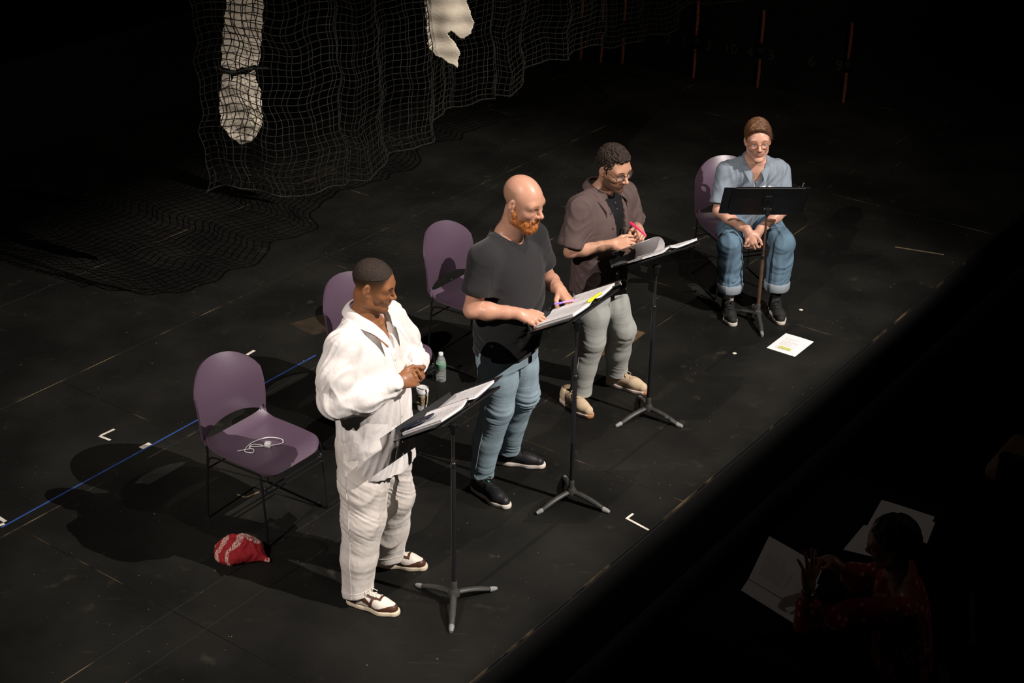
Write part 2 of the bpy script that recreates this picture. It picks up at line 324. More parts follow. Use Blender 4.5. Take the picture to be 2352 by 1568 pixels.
# ------------------------------------------------------------------ chairs
def purple_plastic():
    return mat('purple_plastic', (0.082, 0.052, 0.078), 0.36, 0.55, var=0.06, vscale=5, bump=0.06, bscale=260)
M_purple = purple_plastic(); M_steel = mat('black_steel_rod', (0.010, 0.010, 0.011), 0.32, 0.5); M_screw = mat('bright_screw', (0.6, 0.6, 0.58), 0.3, 0.5, metal=1)
def make_chair():
    root = empty('stacking_chair')
    # frame: local +y is the way the sitter faces, x to the sitter's right
    W2, YF, YR = 0.235, 0.225, -0.235
    for sx in (1, -1):
        fr = MB()
        pts = spline([(sx*0.215, 0.175, 0.425), (sx*0.228, 0.20, 0.40), (sx*W2, YF, 0.05), (sx*W2, YF-0.015, 0.012)], 14)
        fr.tube(pts, 0.0062, 8); fr.build('front_leg', M_steel, root, True)
        fr = MB(); fr.tube([(sx*W2, YF-0.015, 0.0075), (sx*W2, 0.0, 0.0075), (sx*W2, YR+0.02, 0.0075)], 0.0062, 8); fr.build('sled_rail', M_steel, root, True)
        fr = MB(); pts = spline([(sx*W2, YR+0.02, 0.0075), (sx*W2, YR, 0.03), (sx*0.226, -0.205, 0.40), (sx*0.224, -0.212, 0.47), (sx*0.222, -0.245, 0.60)], 22)
        fr.tube(pts, 0.0062, 8); fr.build('rear_leg', M_steel, root, True)
        fr = MB(); fr.tube(spline([(sx*0.215, 0.175, 0.425), (sx*0.217, 0.0, 0.418), (sx*0.222, -0.17, 0.41), (sx*0.227, -0.207, 0.36)], 12), 0.0055, 8); fr.build('seat_rail', M_steel, root, True)
    for z, y in ((0.345, 0.207), (0.315, 0.210)):
        fr = MB(); fr.tube([(-0.232, y, z), (0.232, y, z)], 0.0050, 8); fr.build('crossbar', M_steel, root, True)
    fr = MB(); fr.tube([(-0.23, -0.21, 0.33), (0.23, -0.21, 0.33)], 0.0050, 8); fr.build('crossbar', M_steel, root, True)
    for sx in (1, -1):
        b = MB(); b.box((sx*0.217, 0.204, 0.348), (0.012, 0.012, 0.03), ch=0.002); b.build('rod_clip', M_screw, root)
    # seat shell
    def seat(u, v):
        x = (u-0.5)*2; y = v  # y 0 rear .. 1 front
        half = 0.235-0.012*abs(2*y-1)**2; rc = 0.0
        if y > 0.86: half -= 0.05*((y-0.86)/0.14)**2.4
        if y < 0.12: half -= 0.018*((0.12-y)/0.12)**2
        yy = -0.225+0.455*y
        z = 0.448-0.030*(1-x*x)*math.sin(math.pi*min(1, y*1.15))**1.0*0.55
        if y > 0.8: z -= 0.040*((y-0.8)/0.2)**2
        if y < 0.2: z += 0.045*((0.2-y)/0.2)**2
        z += 0.012*abs(x)**6
        return V(x*half, yy, z)
    b = MB(); b.sheet(seat, 26, 26, 0.011); b.build('seat', M_purple, root, True, 60)
    # seat ears that rise to meet the back posts
    for sx in (1, -1):
        b = MB(); b.sheet(lambda u, v: V(sx*(0.232-0.045*u*(1-0.3*v)), -0.205-0.020*v-0.012*v*v, 0.472+0.055*v-0.012*(1-v)*u), 6, 8, 0.011); b.build('seat_ear', M_purple, root, True, 60)
    # back shell with the arched opening below
    def back(u, v):
        x = (u-0.5)*2; top = 0.878-0.030*x*x-0.095*abs(x)**6
        bot = 0.500+0.050*(1-min(1, abs(x)/0.93)**2.2)
        t = v; z = bot+(top-bot)*t; tt = (z-0.46)/0.40
        half = 0.232+0.014*math.sin(math.pi*min(1, tt))
        if tt > 0.76: half -= 0.030*((tt-0.76)/0.24)**2
        y = -0.222-0.045*tt-0.050*(1-x*x)+0.030*math.sin(math.pi*tt)*(1-0.4*x*x)-0.035*max(0, tt-0.55)**2*4
        return V(x*half, y, z)
    b = MB(); b.sheet(back, 30, 20, 0.012); b.build('backrest', M_purple, root, True, 60)
    return root
chair0 = make_chair()
def put_chair(o, x, y, az, label):
    o.location = (x, y, 0.0); o.rotation_euler = (0, 0, (az-90)*D2R); tag(o, label, 'chair', 'purple stacking chairs'); return o
CH1 = (-1.335, -2.15, -36)
put_chair(chair0, *CH1, 'purple plastic stacking chair with a phone charger on its seat, leftmost of the row')
put_chair(copy_tree(chair0), -0.775, -1.075, -36, 'purple plastic stacking chair mostly hidden behind the reader in white')
put_chair(copy_tree(chair0), -0.228, -0.245, -36, 'purple plastic stacking chair behind the bald bearded reader')
put_chair(copy_tree(chair0), 1.62, 0.98, -72, 'purple plastic stacking chair that the seated man in glasses sits on')

# ------------------------------------------------------------------ music stands
M_desk = mat('black_desk_enamel', (0.011, 0.011, 0.012), 0.5, 0.35, bump=0.05, bscale=300); M_pole = mat('black_pole', (0.012, 0.012, 0.013), 0.35, 0.5)
M_tube = mat('steel_tube', (0.10, 0.095, 0.09), 0.35, 0.5, metal=0.8); M_legs = mat('worn_black_casting', (0.040, 0.039, 0.036), 0.45, 0.4, var=0.3, vscale=25); M_foot = mat('rubbed_foot', (0.20, 0.20, 0.19), 0.5, 0.4, var=0.3, vscale=60)
M_rustpole = mat('rubbed_brown_pole', (0.075, 0.042, 0.026), 0.45, 0.4, var=0.4, vscale=14)
def frame(o, xa, ya, za):
    M = np.eye(4); M[:3, 0] = xa; M[:3, 1] = ya; M[:3, 2] = za; M[:3, 3] = o; return M
def desk_frame(x, y, zc, up_az, tilt, dw=0.0):
    """frame of the desk plate: x to the reader's right, y up the slope, z out of the plate to the reader; origin at the plate's middle"""
    u = V(math.cos(up_az*D2R)*math.cos(tilt*D2R), math.sin(up_az*D2R)*math.cos(tilt*D2R), math.sin(tilt*D2R))
    r = V(math.sin(up_az*D2R), -math.cos(up_az*D2R), 0); n = np.cross(r, u)
    return frame(V(x, y, zc)-u*0.0+n*0.03, r, u, n)
def set_world(o, M): o.matrix_world = Matrix(M.tolist())
DW, DH = 0.505, 0.315
def music_stand(x, y, zc, up_az, tilt, legs, zjoin, label, mid=None):
    root = empty('music_stand', (x, y, 0)); tag(root, label, 'music stand', 'black music stands')
    b = MB(); b.lathe([(0.020, 0.045), (0.030, 0.050), (0.031, 0.072), (0.021, 0.088), (0.0165, 0.10), (0.0165, 0.135), (0.014, 0.14)], n=20); b.build('hub', M_legs, root, True)
    for az in legs:
        d = V(math.cos(az*D2R), math.sin(az*D2R), 0); lb = MB()
        pts = [d*r_+V(0, 0, z_) for r_, z_ in ((0.015, 0.064), (0.06, 0.060), (0.12, 0.048), (0.18, 0.028), (0.222, 0.013), (0.240, 0.009))]
        lb.tube(spline(pts, 14), [0.0165]*8+[0.0155, 0.0145, 0.0135, 0.0125, 0.0115, 0.010, 0.0075], 10, flat=0.85)
        o = lb.build('leg', M_legs, root, True); fb = MB(); fb.tube([d*0.205+V(0, 0, 0.0165), d*0.225+V(0, 0, 0.0135), d*0.246+V(0, 0, 0.0095)], [0.0145, 0.0138, 0.0092], 10); fb.build('foot_cap', M_foot, o, True)
    b = MB(); b.lathe([(0.0125, 0.12), (0.0125, zjoin), (0.0105, zjoin+0.004)], n=16); b.build('pole', mid or M_pole, root, True)
    b = MB(); b.lathe([(0.0140, zjoin-0.02), (0.0140, zjoin+0.006), (0.010, zjoin+0.01)], n=16); b.build('collar', M_pole, root, True)
    b = MB(); b.lathe([(0.0080, zjoin-0.02), (0.0080, zc-0.045)], n=12); b.build('inner_tube', mid or M_tube, root, True)
    b = MB(); b.box((0, 0, zc-0.05), (0.03, 0.034, 0.055), ch=0.004); b.tube([(-0.026, 0, zc-0.035), (0.026, 0, zc-0.035)], 0.010, 10); b.build('tilt_clamp', M_pole, root, True)
    F = desk_frame(0, 0, zc, up_az, tilt)
    db = MB(); db.T = F
    db.prism(rounded(DW, DH, 0.035, 6), -0.0012, 0.0012)
    d_o = db.build('desk', M_desk, root)
    lb = MB(); lb.T = F
    lb.box((0, -DH/2+0.002, 0.030), (DW-0.07, 0.0024, 0.060)); lb.box((0, -DH/2+0.004, 0.0605), (DW-0.07, 0.006, 0.003)); lb.build('lip', M_desk, d_o)
    rb = MB(); rb.T = F; rb.box((0, 0.0, -0.006), (0.05, 0.13, 0.010), ch=0.003); rb.tube([(-DW/2+0.02, DH/2-0.012, -0.004), (DW/2-0.02, DH/2-0.012, -0.004)], 0.004, 6); rb.build('back_rib', M_desk, d_o)
    Fw = F.copy(); Fw[:3, 3] += V(x, y, 0); return Fw
S1 = music_stand(-0.276, -2.942, 1.080, -34, 33, (145, 29, -91), 0.83, 'black music stand in front of the reader in white')
S2 = music_stand(0.345, -1.974, 1.160, -33, 30, (-143, -30, 97), 0.80, 'black music stand in front of the bald bearded reader')
S3 = music_stand(0.849, -1.006, 1.055, -52, 30, (-146, -33, 98), 0.76, 'black music stand in front of the reader with the pink highlighter')
S4 = music_stand(1.716, 0.362, 0.880, -88, 58, (-89, 142, 88), 0.50, 'black music stand with a rubbed brown pole before the seated man', M_rustpole)

# ------------------------------------------------------------------ binders and papers
M_cover = mat('black_vinyl', (0.016, 0.016, 0.017), 0.42, 0.4); M_paper = mat('white_paper', (0.78, 0.76, 0.76), 0.85, 0.2, var=0.03, vscale=3); M_ring = mat('ring_metal', (0.55, 0.55, 0.55), 0.25, 0.5, metal=1); M_ink = mat('grey_print', (0.30, 0.29, 0.29), 0.9, 0.1)
def print_lines(parent, fn, rows, width, x0, y0, dy, m=None, h=0.0016, name='printed_lines'):
    b = MB()
    for i in range(rows):
        x = x0; y = y0-dy*i; end = x0+width*(0.55+0.45*rng.rand())
        if rng.rand() < 0.15: continue
        while x < end:
            wd = 0.008+0.018*rng.rand(); wd = min(wd, end-x)
            if wd > 0.003: b._add([fn(x, y), fn(x+wd, y), fn(x+wd, y+h), fn(x, y+h)], [(0, 1, 2, 3)])
            x += wd+0.004
    if b.v: b.build(name, m or M_ink, parent)
def binder(S, label, lt=0.010, rt=0.018, lift=0.05, dx=0.0, curl=False):
    """open ring binder lying on the desk S; local x across both covers, y up the slope, z out"""
    root = empty('ring_binder'); F = S.copy(); F[:3, 3] = F[:3, 3]+F[:3, 0]*dx+F[:3, 1]*(-0.012)+F[:3, 2]*0.004; set_world(root, F)
    tag(root, label, 'binder', 'open black script binders')
    H2 = 0.146
    for sx in (-1, 1):
        b = MB(); cw = 0.268; b.T = frame(V(sx*(0.022+cw/2), 0, 0.0035), V(1, 0, 0), V(0, 1, 0), V(0, 0, 1))
        a = lift if sx < 0 else 0.02
        b.prism(rounded(cw, 2*H2, 0.010, 3), -0.0015, 0.0015, lambda p: V(p[0], p[1], p[2]+max(0, sx*p[0]+cw/2)*a)); b.build('cover', M_cover, root)
    b = MB(); b.box((0, 0, 0.002), (0.05, 2*H2, 0.003)); b.build('spine', M_cover, root)
    b = MB(); b.box((0, 0, 0.006), (0.018, 0.27, 0.006), ch=0.002); bar = b.build('ring_plate', M_ring, root)
    for yy in (-0.108, 0, 0.108):
        b = MB(); b.tube([(0.020*math.cos(t), yy, 0.010+0.021*math.sin(t)) for t in np.linspace(0, math.pi, 12)], 0.0013, 6); b.build('ring', M_ring, root, True)
    for sx, th in ((-1, lt), (1, rt)):
        a = lift if sx < 0 else 0.02
        def top(x, y, sx=sx, th=th, a=a):
            u = x/0.216; return V(sx*(0.004+x), y, 0.007+th*(1-0.25*u)+a*max(0, x-0.02)+0.016*math.exp(-(x/0.035)**2)*(1 if th > 0.003 else 0))
        b = MB(); nu, nv = 14, 4
        for k in range(3):       # loose top sheets and the block below
            zz = -0.0015*k; off = 0.002*k
            b.sheet(lambda u, v: top(0.004+0.212*u, (v-0.5)*0.277+off)+V(0, 0, zz), nu, nv, 0.0006)
        b.sheet(lambda u, v: top(0.006+0.208*u, (v-0.5)*0.274)+V(0, 0, -0.0025-th*0.4), nu, nv, max(0.001, th*0.8))
        pg = b.build('page_block', M_paper, root, True, 30)
        print_lines(pg, lambda x, y: top(x if sx > 0 else 0.216-x, y)+V(0, 0, 0.0012), 24, 0.15, 0.035, 0.115, 0.0098)
    return root
B1 = binder(S1, 'open black ring binder with a phone on it, in front of the man in white', lt=0.012, rt=0.012, lift=0.10, dx=-0.02)
B2 = binder(S2, 'open black ring binder held by the bald bearded reader', lt=0.014, rt=0.016, lift=0.08, dx=-0.03)
B3 = binder(S3, 'open black ring binder with one page lifted by the third reader', lt=0.014, rt=0.008, lift=0.06, dx=-0.02)
B4 = binder(S4, 'open script binder on the stand of the seated man, seen from behind', lt=0.010, rt=0.010, lift=0.03, dx=0.02)
# phone on binder 1
def on(S, x, y, z): return S[:3, :3] @ V(x, y, z)+S[:3, 3]
ph = empty('phone'); F = S1.copy(); ang = 22*D2R; ca, sa = math.cos(ang), math.sin(ang)
F[:3, 0] = S1[:3, :3] @ V(ca, sa, 0); F[:3, 1] = S1[:3, :3] @ V(-sa, ca, 0); F[:3, 3] = on(S1, 0.135, -0.075, 0.040); set_world(ph, F)
tag(ph, 'dark blue phone lying on the pages of the nearest binder', 'phone')
b = MB(); b.prism(rounded(0.074, 0.150, 0.010, 4), -0.004, 0.004); b.build('body', mat('phone_case', (0.012, 0.018, 0.04), 0.35, 0.5), ph)
b = MB(); b.prism(rounded(0.068, 0.143, 0.008, 4), 0.004, 0.0046); b.build('screen', mat('phone_glass', (0.008, 0.012, 0.022), 0.08, 0.6), ph)
b = MB(); b.tube([(0.038, 0.03, 0), (0.038, 0.055, 0)], 0.0012, 6); b.build('button', mat('phone_button', (0.2, 0.2, 0.22), 0.3), ph)
# lifted page of binder 3
lp = MB()
LIFT = spline([(0.004, 0, 0.026), (-0.012, 0, 0.060), (0.004, 0, 0.094), (0.05, 0, 0.105), (0.11, 0, 0.098), (0.175, 0, 0.100)], 24)
def lifted(u, v):
    p = LIFT[int(round(u*24))]; return V(p[0], (v-0.5)*0.275, p[2]+0.012*(v-0.5)*u)
lp.sheet(lifted, 24, 6, 0.0005); lpo = lp.build('script_page', M_paper, None, True); F = S3.copy(); F[:3, 3] = on(S3, 0.02, -0.012, 0.004); set_world(lpo, F)
tag(lpo, 'curling white script page lifted above the third binder', 'page')
# pens
def marker(name, p, d, ln, r, m_body, m_cap, label, cat, clip=True):
    e = empty(name); s_, t_, d_ = basis(d); set_world(e, frame(p, s_, t_, d_)); tag(e, label, cat)
    b = MB(); b.lathe([(r*0.5, -ln/2), (r*0.95, -ln/2+0.004), (r, 0), (r, ln*0.16)], n=14); b.build('barrel', m_body, e, True)
    b = MB(); b.lathe([(r*1.12, ln*0.14), (r*1.12, ln/2-0.006), (r*0.7, ln/2)], n=14)
    if clip: b.box((r*1.35, 0, ln*0.33), (0.002, 0.006, ln*0.3))
    b.build('cap', m_cap, e, True); return e
M_yel = mat('yellow_plastic', (0.72, 0.70, 0.03), 0.35, 0.5); M_pink = mat('pink_plastic', (0.80, 0.03, 0.13), 0.35, 0.5); M_purp = mat('violet_plastic', (0.26, 0.14, 0.55), 0.35, 0.5); M_white = mat('white_plastic', (0.78, 0.77, 0.75), 0.4, 0.5)
marker('highlighter', on(S2, -0.035, 0.128, 0.034), S2[:3, 0], 0.135, 0.0080, M_yel, M_yel, 'yellow highlighter lying at the top edge of the second binder', 'highlighter')
# loose page on the floor
fp = MB(); c4 = [V(1.700, 0.000, 0), V(1.790, 0.125, 0), V(2.0, 0.02, 0), V(1.93, -0.14, 0)]
fp.sheet(lambda u, v: V(1.727, -0.045, 0.002)+V(0.165, 0.225, 0)*v+V(0.172, -0.126, 0)*u+V(0, 0, 0.004*math.sin(3*u)*math.sin(2.4*v)), 6, 6, 0.0006)
fpo = fp.build('script_page', M_paper, None, True); tag(fpo, 'loose white script page lying on the floor right of the seated man', 'page')
pd, pr = V(0.172, -0.126, 0)/0.213, V(0.165, 0.225, 0)/0.279
print_lines(fpo, lambda x, y: V(1.727, -0.045, 0.0075)+pr*(0.27-0.216*0-0.02-(0.13-y))+pd*x, 16, 0.13, 0.04, 0.10, 0.0125)
b = MB()
for i in range(3): b._add([V(1.727, -0.045, 0.0078)+pr*q+pd*p_ for p_, q in ((0.06, 0.07-0.012*i), (0.15, 0.07-0.012*i), (0.15, 0.079-0.012*i), (0.06, 0.079-0.012*i))], [(0, 1, 2, 3)])
b.build('highlighted_lines', mat('yellow_highlight', (0.66, 0.66, 0.20), 0.9, 0.1), fpo)
# clip pens on top of stand 4
b = MB(); b.T = S4; b.tube([(-0.215, 0.10, 0.01), (-0.215, 0.185, 0.012)], 0.0045, 8); tag(b.build('clip_pen', M_screw), 'silver pen clipped at the top corner of the seated man\'s stand', 'pen')
b = MB(); b.T = S2; b.tube([(-0.20, 0.07, 0.022), (-0.24, 0.17, 0.024)], 0.0045, 8); b.cur = 1; b.lathe([(0.0055, 0), (0.0055, 0.02)], (-0.24, 0.17, 0.018), 8); tag(b.build('clip_pen', [M_pole, M_screw]), 'black pen with silver end at the top corner of the second stand', 'pen')

# ------------------------------------------------------------------ charger on the chair seat
c1 = empty('phone_charger', (CH1[0], CH1[1], 0), (CH1[2]-90)*D2R); tag(c1, 'white phone charger with a looped cable on the leftmost chair seat', 'charger')
b = MB(); b.box((-0.010, 0.02, 0.452), (0.030, 0.036, 0.028), Matrix.Rotation(0.5, 3, 'Z') and np.array(Matrix.Rotation(0.5, 3, 'Z')), ch=0.004); b.build('plug', M_white, c1, False)
b = MB(); R5 = np.array(Matrix.Rotation(0.5, 3, 'Z'))
for s_ in (-1, 1): b.box(V(-0.010, 0.02, 0.452)+R5 @ V(s_*0.006, 0.026, 0), (0.0015, 0.016, 0.006), R5)
b.build('prong', M_ring, c1)
zt = 0.444
b = MB(); cab = spline([(0.005, -0.005, zt), (0.03, -0.045, zt+0.004), (0.06, -0.04, zt+0.006), (0.00, 0.03, zt+0.008), (-0.06, 0.075, zt+0.012), (-0.09, 0.04, zt+0.012), (-0.06, -0.03, zt+0.010), (0.01, -0.06, zt+0.008), (0.065, -0.06, zt+0.004), (0.115, -0.03, zt+0.006), (0.10, 0.015, zt+0.006), (0.07, -0.02, zt+0.004), (0.14, -0.06, zt+0.008)], 90)
b.tube(cab, 0.0022, 6); b.build('cable', M_white, c1, True)
b = MB(); b.tube([(0.055, -0.047, zt+0.007), (0.075, -0.035, zt+0.007)], 0.005, 8); b.build('cable_tie', M_white, c1, True)

# ------------------------------------------------------------------ coffee cup, bottle
cu = empty('coffee_cup', (-0.555, -0.945, 0), 0.25); tag(cu, 'white paper coffee cup with lid and face-printed tan sleeve on the floor', 'cup')
M_cup = mat('cup_paper', (0.70, 0.68, 0.63), 0.6, 0.3); M_slv = mat('tan_sleeve', (0.48, 0.37, 0.22), 0.8, 0.2); M_ink2 = mat('dark_brown_ink', (0.018, 0.012, 0.008), 0.8, 0.2)
b = MB(); b.lathe([(0.027, 0.0), (0.028, 0.002), (0.0395, 0.128), (0.041, 0.131), (0.038, 0.131)], n=32); b.build('body', M_cup, cu, True)
b = MB(); b.lathe([(0.0425, 0.124), (0.0430, 0.134), (0.0405, 0.139), (0.0385, 0.150), (0.0365, 0.152), (0.034, 0.147), (0.012, 0.146)], n=32); lid = b.build('lid', M_white, cu, True)
b = MB(); b.lathe([(0.003, 0), (0.003, 0.0012)], (0, -0.027, 0.1475), 8); b.build('sip_hole', M_ink2, lid)
sleeve_r = lambda z: 0.0285+(z-0.002)*(0.0115/0.126)+0.0012
b = MB(); b.lathe([(sleeve_r(0.042)-0.001, 0.042), (sleeve_r(0.042), 0.042), (sleeve_r(0.108), 0.108), (sleeve_r(0.108)-0.001, 0.108)], n=32); slv = b.build('sleeve', M_slv, cu, True)
def cyl(a, z, o=0.0006): r_ = sleeve_r(z)+o; return V(r_*math.sin(a), -r_*math.cos(a), z)
b = MB()
def stroke(pts, wd):
    P = spline([(a, z, 0) for a, z in pts], 14)
    for i in range(14):
        a0, z0, _ = P[i]; a1, z1, _ = P[i+1]; dx, dz = (a1-a0)*0.034, z1-z0; L_ = math.hypot(dx, dz)+1e-9; nx, nz = -dz/L_*wd/2, dx/L_*wd/2
        b._add([cyl(a0+nx/0.034, z0+nz), cyl(a0-nx/0.034, z0-nz), cyl(a1-nx/0.034, z1-nz), cyl(a1+nx/0.034, z1+nz)], [(0, 1, 2, 3)])
for sx in (-1, 1):
    stroke([(sx*0.45, 0.105), (sx*0.52, 0.085), (sx*0.44, 0.065), (sx*0.52, 0.045)], 0.006); stroke([(sx*0.62, 0.105), (sx*0.68, 0.08), (sx*0.6, 0.06), (sx*0.68, 0.045)], 0.005)
    stroke([(sx*0.10, 0.091), (sx*0.20, 0.094), (sx*0.33, 0.090)], 0.0022); stroke([(sx*0.12, 0.084), (sx*0.21, 0.086), (sx*0.30, 0.083)], 0.003)
stroke([(0.06, 0.088), (0.05, 0.078), (0.07, 0.069), (0.0, 0.067)], 0.0015); stroke([(-0.12, 0.059), (0, 0.0605), (0.12, 0.059)], 0.003); stroke([(-0.33, 0.07), (-0.22, 0.052), (0, 0.046), (0.22, 0.052), (0.33, 0.07)], 0.0016)
b.build('sleeve_print', M_ink2, slv)
bo = empty('water_bottle', (-0.455, -0.575, 0)); tag(bo, 'clear plastic water bottle with green label on the floor', 'bottle')
M_pet = mat('clear_plastic', (0.80, 0.85, 0.83), 0.10, 0.8, alpha=0.22)
prof = [(0.026, 0.0), (0.031, 0.004), (0.0325, 0.012)]
for k in range(6): prof += [(0.0325, 0.018+k*0.012), (0.030, 0.022+k*0.012), (0.0325, 0.026+k*0.012)]
prof += [(0.0325, 0.095), (0.0320, 0.135), (0.030, 0.150), (0.022, 0.172), (0.0135, 0.182), (0.0130, 0.190)]
b = MB(); b.lathe(prof, n=24); b.build('body', M_pet, bo, True)
b = MB(); b.lathe([(0.0328, 0.102), (0.0330, 0.104), (0.0330, 0.128), (0.0328, 0.130)], n=24); b.build('bottle_label', mat('bottle_label_green', (0.16, 0.33, 0.22), 0.5, 0.4, var=0.5, vscale=70), bo, True)
b = MB(); b.lathe([(0.0150, 0.188), (0.0150, 0.204), (0.0135, 0.206)], n=24); b.build('cap', mat('bottle_cap', (0.62, 0.66, 0.64), 0.5, 0.4), bo, True)

# ------------------------------------------------------------------ net and torn canvas upstage
def resample(P, n):
    P = np.array(P, float); d = np.r_[0, np.cumsum(np.linalg.norm(np.diff(P, axis=0), axis=1))]; t = np.linspace(0, d[-1], n)
    return np.stack([np.interp(t, d, P[:, k]) for k in range(P.shape[1])], 1), d[-1]
plan, NL = resample(spline([(-2.02, 0.06), (-1.70, -0.02), (-1.36, 0.03), (-0.75, 1.02), (-0.12, 2.45), (1.01, 3.93), (2.25, 5.45)], 60), 260)
nd = np.gradient(plan, axis=0); nd /= np.linalg.norm(nd, axis=1, keepdims=True); nn = np.stack([-nd[:, 1], nd[:, 0]], 1)
sarr = np.linspace(0, NL, 260)
ZT = 3.6
def net_pt(i, t):
    """i index along plan, t rows above the hem (m)"""
    s = sarr[i]; fold = 0.055*math.sin(s*5.2)+0.035*math.sin(s*11.3+1.0)+0.02*math.sin(s*23+2*t)
    hem = 1.0+0.05*math.sin(s*3.1+0.6)+0.03*math.sin(s*8.3)+0.04*(math.sin(s*1.7)**2)
    off = fold*(1-0.25*t)+0.012*math.sin(9*t+s*3)
    al = 0.018*math.sin(13*t+5*s)+0.012*math.sin(27*t+s)
    p = plan[i]+nn[i]*off+nd[i]*al
    return V(p[0], p[1], hem+t+0.008*math.sin(17*s+6*t))
M_net = mat('dark_rope', (0.017, 0.0165, 0.014), 0.95, 0.1, var=0.5, vscale=40)
net = empty('rope_net', (plan[0][0], plan[0][1], 1.0)); tag(net, 'dark knotted rope net hanging in folds above the stage', 'net')
off0 = V(plan[0][0], plan[0][1], 1.0); CELL = 0.047
nc = int(NL/CELL); cols = np.linspace(0, 259, nc).astype(int)
b = MB()
for i in cols: b.tube([net_pt(i, t)-off0 for t in np.arange(-0.02*rng.rand(), 2.2, CELL*0.9)], 0.0036, 3, False)
b.build('upright_cords', M_net, net, True, 0)
b = MB()
for k in range(46): b.tube([net_pt(i, k*CELL)-off0 for i in range(0, 260, 2)], 0.0036, 3, False)
b.build('level_cords', M_net, net, True, 0)
b = MB(); b.tube([net_pt(i, 0)-off0 for i in range(0, 260, 2)], 0.0055, 5, False); b.build('hem_cord', M_net, net, True, 0)
M_canvas = mat('cream_canvas', (0.60, 0.53, 0.42), 0.9, 0.1, var=0.12, vscale=14, bump=0.5, bscale=60)
def inside(px, pz, poly):
    r = np.zeros(px.shape, bool); n = len(poly)
    for i in range(n):
        (x0, z0), (x1, z1) = poly[i], poly[(i+1) % n]
        c = ((z0 > pz) != (z1 > pz)); r ^= c & (px < (x1-x0)*(pz-z0)/(z1-z0+1e-12)+x0)
    return r
def canvas(poly, y0, label, parent=None, name='canvas_strip', h=0.0042):
    P = np.array(poly); x0, z0 = P.min(0); x1, z1 = P.max(0); nx, nz = int((x1-x0)/h)+2, int((z1-z0)/h)+2
    X, Z = np.meshgrid(x0+h*np.arange(nx), z0+h*np.arange(nz), indexing='ij')
    jx, jz = 0.010*np.sin(Z*60)+0.004*np.sin(Z*170+X*40), 0.008*np.sin(X*75)
    ins = inside((X+h/2+jx*0.4)[:-1, :-1], (Z+h/2+jz*0.6)[:-1, :-1], poly)
    Y = 0.030*np.sin(6*Z+3*X)+0.010*np.sin(23*X+5*Z)+0.004*np.sin(48*Z)+0.003*np.sin(39*X-11*Z)
    idx = -np.ones((nx, nz), int); F = []; Vt = []
    for i, j in np.argwhere(ins):
        q = []
        for a, c in ((i, j), (i+1, j), (i+1, j+1), (i, j+1)):
            if idx[a, c] < 0: idx[a, c] = len(Vt); Vt.append((X[a, c], y0+Y[a, c], Z[a, c]))
            q.append(idx[a, c])
        F.append(q)
    o = mesh_obj(name, Vt, np.array(F), M_canvas, parent); md = o.modifiers.new('thickness', 'SOLIDIFY'); md.thickness = 0.004
    if label: tag(o, label, 'canvas', 'torn canvas pieces')
    return o
canvas([(-1.75, 3.2), (-1.844, 2.226), (-1.882, 2.0), (-1.903, 1.81), (-1.87, 1.785), (-1.834, 1.776), (-1.75, 1.795), (-1.663, 1.802), (-1.608, 2.229), (-1.55, 3.2)], 0.35, 'long torn cream canvas strip hanging behind the net at upper left')
canvas([(-1.90, 1.765), (-1.94, 1.564), (-1.948, 1.385), (-1.883, 1.289), (-1.834, 1.244), (-1.754, 1.266), (-1.666, 1.389), (-1.66, 1.627), (-1.70, 1.768), (-1.76, 1.745), (-1.83, 1.74), (-1.84, 1.69), (-1.85, 1.74)], 0.36, 'rounded torn cream canvas piece hanging below the long strip')
canvas([(-0.68, 3.0), (-0.637, 2.025), (-0.628, 1.811), (-0.615, 1.671), (-0.566, 1.625), (-0.414, 1.542), (-0.395, 1.659), (-0.413, 1.705), (-0.468, 1.76), (-0.478, 1.80), (-0.452, 1.815), (-0.40, 1.765), (-0.367, 1.753), (-0.312, 1.80), (-0.297, 1.892), (-0.337, 1.993), (-0.375, 2.179), (-0.42, 3.0)], 1.2, 'bright torn cream canvas piece with a hooked edge in front of the net')
b = MB(); b.tube(spline([(-1.95, 0.30, 1.80), (-1.83, 0.31, 1.765), (-1.74, 0.31, 1.785), (-1.60, 0.30, 1.80)], 12), 0.009, 6); tag(b.build('tie_cord', M_black, None, True), 'black cord tied around the hanging canvas strip', 'cord')

